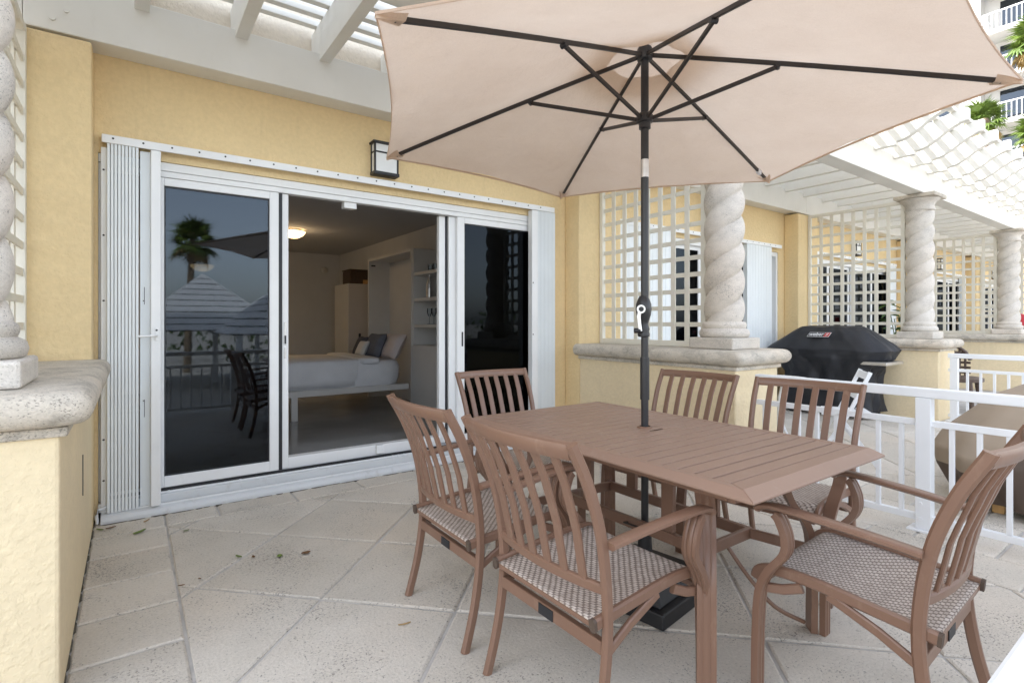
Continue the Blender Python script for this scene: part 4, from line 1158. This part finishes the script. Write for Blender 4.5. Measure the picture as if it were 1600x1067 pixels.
for x, y in ((4.52, .93), (4.52, .2), (6.1, .93)): box(x-.03, x+.03, y-.03, y+.03, 0, .16).build('leg', M['oak'], cs, .004)

# brown wicker chair
wc = thing('wicker_chair', (9.4, 2.25, 0), 'dark brown wicker armchair behind the second white railing', 'chair')
wx, wy = 9.35, 2.3
bkp = [Vector((wx+.34*cos(a), wy+.10+.30*sin(a), 0)) for a in [R(200-220*i/18) for i in range(19)]]
rimz = [.68+.32*max(0, sin(pi*i/18))**.6 for i in range(19)]
MB().sweep([p+Vector((0, 0, z)) for p, z in zip(bkp, rimz)], rrect(.04, .05, .012), (0, 0, 1)).build('rim', M['wicker'], wc, 0, 50)
wv = MB()
for i in range(1, 18):
    p = bkp[i]; wv.tube([p+Vector((0, 0, .44)), p+Vector((0, 0, rimz[i]))], .015, 6)
for z in (.50, .57, .64, .71, .78, .85, .92):
    ids = [i for i in range(19) if rimz[i] > z+.01]
    if len(ids) > 2: wv.sweep([bkp[i]+Vector((0, 0, z)) for i in ids], rrect(.034, .016, .004), (0, 0, 1))
o = wv.build('woven_back', M['wicker'], wc, 0, 50)
MB().lathe([(.26, .40), (.28, .41), (.28, .45), (.26, .46)], 24, (wx, wy+.06, 0)).build('seat', M['wicker'], wc, 0, 50)
for a in (45, 135, 225, 315):
    MB().sweep([(wx+.24*cos(R(a)), wy+.06+.24*sin(R(a)), .41), (wx+.29*cos(R(a)), wy+.06+.29*sin(R(a)), 0)], rrect(.055, .055, .012), (1, 0, 0)).build('leg', M['wicker'], wc, 0, 50)

# potted plant and red covered grill further on
pp = thing('potted_plant', (9.45, 3.05, 0), 'leafy green potted plant behind the second column', 'plant')
MB().lathe([(.12, 0), (.16, .02), (.20, .34), (.21, .36), (.19, .36), (.18, .30)], 24, (9.45, 3.05, 0)).build('pot', M['pot'], pp, 0, 50)
random.seed(5)
stm = MB(); lf0 = None
for i in range(9):
    a = random.random()*6.28; r = random.uniform(.08, .3); h = random.uniform(1.0, 1.6)
    pth = spline([(9.45, 3.05, .32), (9.45+r*.4*cos(a), 3.05+r*.4*sin(a), h*.55), (9.45+r*cos(a), 3.05+r*sin(a), h)], 6)
    stm.tube(pth, .006, 6)
    for k in range(6, len(pth), 1):
        p = pth[k]
        for _ in range(2):
            if lf0 is None:
                lm = MB(); lm.add([(0, 0, 0), (.03, .06, .012), (0, .07, 0), (-.03, .06, .012), (.026, .12, 0), (0, .18, -.03), (-.026, .12, 0)], [(0, 1, 2), (0, 2, 3), (1, 4, 5, 2), (2, 5, 6, 3)])
                me = lm.mesh('leaf'); me.materials.append(M['plant']); lf0 = me
            o = bpy.data.objects.new('leaf', lf0); COL.objects.link(o); o.parent = pp; o.location = p-pp.location
            o.rotation_euler = (random.uniform(-.6, .5), random.uniform(-.4, .4), random.random()*6.28)
stm.build('stem', M['plant'], pp, 0, 60)
rg = thing('kettle_grill', (13.95, 2.6, 0), 'small red topped kettle grill at the far right edge', 'grill')
MB().lathe([(.05, 1.38), (.07, 1.37), (.16, 1.33), (.24, 1.24), (.27, 1.14), (.27, 1.12)][::-1], 24, (13.95, 2.6, 0)).build('lid', M['red'], rg, 0, 60)
MB().lathe([(.10, .80), (.22, .90), (.27, 1.05), (.272, 1.115), (.25, 1.118)], 24, (13.95, 2.6, 0)).build('bowl', M['cover_black'], rg, 0, 60)
for k in range(3):
    a = 2*pi*k/3; MB().tube([(13.95+.15*cos(a), 2.6+.15*sin(a), .88), (13.95+.3*cos(a), 2.6+.3*sin(a), 0)], .014, 8).build('leg', M['steel'], rg, 0, 60)

# ------------------------------------------------------------------ fallen leaves
LV = [((150, 816), 'g', .055, 'narrow green leaf tucked under the left shutter corner'), ((173, 826), 'b', .05, 'curled dark brown leaf by the left wall base'), ((156, 829), 'g', .05, 'bright green leaf in the corner of the left half wall'),
      ((218, 833), 'g', .075, 'long green leaf on the border paver near the shutter'), ((229, 815), 'y', .045, 'tan curled leaf closest to the shutter track'), ((226, 804), 'y', .05, 'tan leaf touching the shutter floor rail'),
      ((291, 830), 'g', .03, 'small olive leaf right of the border joint'), ((373, 871), 'g', .045, 'green and brown leaf pair in mid paver'), ((396, 871), 'b', .03, 'small brown leaf right of the green pair'),
      ((437, 870), 'g', .038, 'roundish green leaf alone on a paver'), ((478, 865), 'b', .045, 'thin brown twig like leaf beside the round green leaf'), ((632, 977), 'y', .05, 'tan twig leaf in front of the left chair'),
      ((312, 905), 'b', .02, 'tiny brown leaf fragment near the border joint'), ((283, 916), 'b', .028, 'brown fragment lying on the border joint')]
def at(x, y):
    u = (x-800)/827; d = 827*1.22/(y-503); f_ = (sin(YAW), cos(YAW)); return (d*(f_[0]+u*f_[1]), d*(f_[1]-u*f_[0]))
random.seed(3)
for (px, py), c, sz, lb in LV:
    x, y = at(px, py); a = random.random()*6.28
    m_ = MB(); wd = sz*(.36 if sz > .03 else .5)
    if 'twig' in lb: wd = sz*.12
    if 'round' in lb: wd = sz*.75
    def fn(u, v_):
        t = u; yy = (v_-.5)*wd*sin(pi*min(1, max(0, t*.96+.02)))**.7; xx = (t-.5)*sz
        zz = .004+.10*sz*abs(v_-.5)*2+.16*sz*(t-.5)**2*4*.4
        return (x+xx*cos(a)-yy*sin(a), y+xx*sin(a)+yy*cos(a), zz)
    m_.grid(fn, 8, 4)
    if x < -.15: x = -.15
    tag(m_.build('fallen_leaf', M['leaf_'+c], None, 0, 180), lb, 'leaf', 'fallen leaves on the patio')
x, y = -.45, 2.205
m_ = MB()
def fn(u, v_): return (-.50+u*.07, 2.235+(v_-.5)*.03*sin(pi*(.05+.9*u)), 1.008+.014*sin(pi*u)*abs(v_-.5)*2)
m_.grid(fn, 8, 4); tag(m_.build('fallen_leaf', M['leaf_y'], None, 0, 180), 'tan dry leaf on the stone ledge below the left column', 'leaf', 'fallen leaves on the patio')

# ------------------------------------------------------------------ far tower with balconies, palms
ft = thing('apartment_tower', (48, 5, -1.5), 'tall white apartment tower with balconies at the upper right', 'building')
m = MB(); m.box(43.5, 58, -14, 26, -1.5, 46); m.build('wall', M['tower'], ft)
bal0 = None
def balcony(y0, y1, z, first):
    return
zz0 = 3.0
PARTS = []
for fl in range(14):
    z = 2.2+fl*2.75
    for (y0, y1) in ((10.9, 13.6), (3.2, 9.4), (-6, 1.8)):
        sl_ = box(41.8, 43.49, y0, y1, z-.28, z).build('balcony', M['tower'], ft)
        box(41.8, 41.86, y0, y1, z+.95, z+1.02).build('handrail', M['rail'], sl_)
        box(41.861, 43.49, y1-.06, y1, z+.95, z+1.02).build('handrail', M['rail'], sl_)
        n = int((y1-y0)/.22); bb = MB()
        for i in range(n+1):
            y = y0+(y1-y0)*i/n; bb.box(41.815, 41.845, y-.02, y+.02, z, z+.95)
        for i in range(1, 7): bb.box(41.86+i*.22, 41.89+i*.22, y1-.045, y1-.015, z, z+.95)
        o = bb.build('balusters', M['rail'], sl_); o['kind'] = 'stuff'
        box(43.44, 43.498, y0+.5, y1-.5, z+.02, z+2.2).build('window', M['tower_glass'], ft)
        box(43.40, 43.439, (y0+y1)/2-.05, (y0+y1)/2+.05, z+.02, z+2.2).build('mullion', M['rail'], ft)
    for y in (10.15, 2.5): 
        if fl == 0: box(42.6, 43.49, y-.5, y+.5, -1.5, 46).build('pier', M['tower'], ft)

def fan_frond(seed, L=1.0):
    """fan palm leaf: petiole and about 18 pleated blades"""
    rnd = random.Random(seed); m = MB()
    m.tube([(0, 0, 0), (.25*L, 0, .03*L), (.5*L, 0, 0)], .014*L, 5)
    n = 19
    for i in range(n):
        a = R(-105+210*i/(n-1)); l = L*(.62-.12*abs(i-9)/9)*rnd.uniform(.9, 1.08); dr = rnd.uniform(.10, .28)*L
        d = Vector((cos(a), sin(a), 0)); nn = Vector((-sin(a), cos(a), 0)); o = Vector((.5*L, 0, 0)); w_ = .042*L
        p1 = o+d*l*.45+Vector((0, 0, .02*L)); p2 = o+d*l-Vector((0, 0, dr))
        m.add([o, p1+nn*w_, p1+Vector((0, 0, .015)), p1-nn*w_, p2], [(0, 3, 2), (0, 2, 1), (2, 3, 4), (1, 2, 4)])
    return m.mesh('frond')
FR = [fan_frond(i) for i in range(4)]; FD = fan_frond(9)
for me in FR: me.materials.append(M['palm'])
FD.materials.append(M['palm_dry'])
def palm_tree(x, y, ztop, label, sc=1.6, n=46, seed=0, zb=-1.5):
    rnd = random.Random(seed); t = thing('palm_tree', (x, y, zb), label, 'palm tree', 'fan palms')
    pth = spline([(x+rnd.uniform(-.5, .5), y, zb), (x+rnd.uniform(-.2, .2), y, (zb+ztop)/2), (x, y, ztop)], 8)
    MB().sweep(pth, circ(.17, 12), scale=[1.2-.35*i/(len(pth)-1) for i in range(len(pth))]).build('trunk', M['trunk'], t, 0, 60)
    MB().lathe([(.14, -.9), (.22, -.5), (.24, -.15), (.12, .1)], 10, (x, y, ztop)).build('leaf_boots', M['trunk'], t, 0, 60)
    for i in range(n):
        q = i/n; el = R(80-125*q+rnd.uniform(-10, 10)); az = i*2.39996+rnd.uniform(-.3, .3)
        dry = q > .86
        o = bpy.data.objects.new('frond', FD if dry else FR[i % 4]); COL.objects.link(o); o.parent = t
        s_ = sc*rnd.uniform(.8, 1.1); o.scale = (s_, s_, s_)
        o.location = (0, 0, ztop-zb-.3*q)
        o.rotation_euler = (rnd.uniform(-.3, .3), -el, az)
    return t
def dirpt(px, d): 
    u = (px-800)/827; f_ = (sin(YAW), cos(YAW)); return (d*(f_[0]+u*f_[1]), d*(f_[1]-u*f_[0]))
x, y = dirpt(1537, 24); palm_tree(x, y, 1.22+24*(503-187)/827, 'green fan palm rising above the curved pergola tails', .95, 46, 1)
x, y = dirpt(1622, 21); palm_tree(x, y, 1.22+21*(503-60)/827, 'tallest fan palm at the upper right corner', 1.1, 46, 2)
x, y = dirpt(1622, 27); palm_tree(x, y, 1.22+27*(503-205)/827, 'shorter fan palm cut by the right edge below the tall one', 1.1, 46, 3)
# reflected in the door glass: palm, hedge and pavilion roofs across the pool deck
palm_tree(2.7, -25, 5.6, 'palm tree reflected in the left door glass', 1.3, 40, 4)
palm_tree(-9, -30, 8.5, 'palm tree on the far side of the pool deck', 1.5, 40, 6)
palm_tree(13, -28, 7.5, 'palm tree beyond the pavilions on the deck', 1.5, 40, 8)
def pavilion(x, y, ap, ev, hw, label):
    t = thing('pavilion', (x, y, -1.5), label, 'pavilion', 'white roofed pavilions across the deck')
    nc = 10
    for i in range(nc):
        z0 = ev+(ap-ev)*i/nc; z1 = ev+(ap-ev)*(i+.86)/nc; r0 = hw*(1-i/nc); r1 = hw*(1-(i+.86)/nc)
        v = [(x+a*r0, y+b_*r0, z0) for a, b_ in ((-1, -1), (1, -1), (1, 1), (-1, 1))]+[(x+a*r1, y+b_*r1, z1) for a, b_ in ((-1, -1), (1, -1), (1, 1), (-1, 1))]
        MB().add(v, [(0, 1, 5, 4), (1, 2, 6, 5), (2, 3, 7, 6), (3, 0, 4, 7), (4, 5, 6, 7), (3, 2, 1, 0)]).build('roof_course', M['tent'], t)
    v = [(x+a*hw*.985, y+b_*hw*.985, ev-.04) for a, b_ in ((-1, -1), (1, -1), (1, 1), (-1, 1))]+[(x, y, ap-.06)]
    MB().add(v, [(0, 1, 4), (1, 2, 4), (2, 3, 4), (3, 0, 4)]).build('roof_underlay', M['gasket'], t)
    for a, b_ in ((-1, -1), (1, -1), (1, 1), (-1, 1)): box(x+a*hw*.9-.1, x+a*hw*.9+.1, y+b_*hw*.9-.1, y+b_*hw*.9+.1, -1.5, ev-.05).build('post', M['rail'], t)
    return t
pavilion(2.6, -19, 3.4, .9, 3.0, 'white roofed pavilion reflected at left in the door glass')
pavilion(6.3, -15.5, 3.6, .8, 3.6, 'larger white roofed pavilion reflected at right in the door glass')
hd_ = MB(); random.seed(21)
for i in range(2600):
    x = random.uniform(-30, 45); y = -34+random.uniform(-1.5, 1.5); z = random.uniform(-1.4, 1.8)+.7*sin(x*.7)
    a = random.random()*6.28; s_ = random.uniform(.25, .5); e = random.uniform(-.8, .8)
    hd_.add([(x, y, z), (x+s_*cos(a), y+s_*sin(a), z+s_*e), (x+s_*.5*cos(a+1.2), y+s_*.5*sin(a+1.2), z+s_*.9)], [(0, 1, 2)])
hg = hd_.build('hedge', M['hedge'], None); hg['kind'] = 'stuff'; hg['label'] = 'dense green hedge along the far side of the deck'
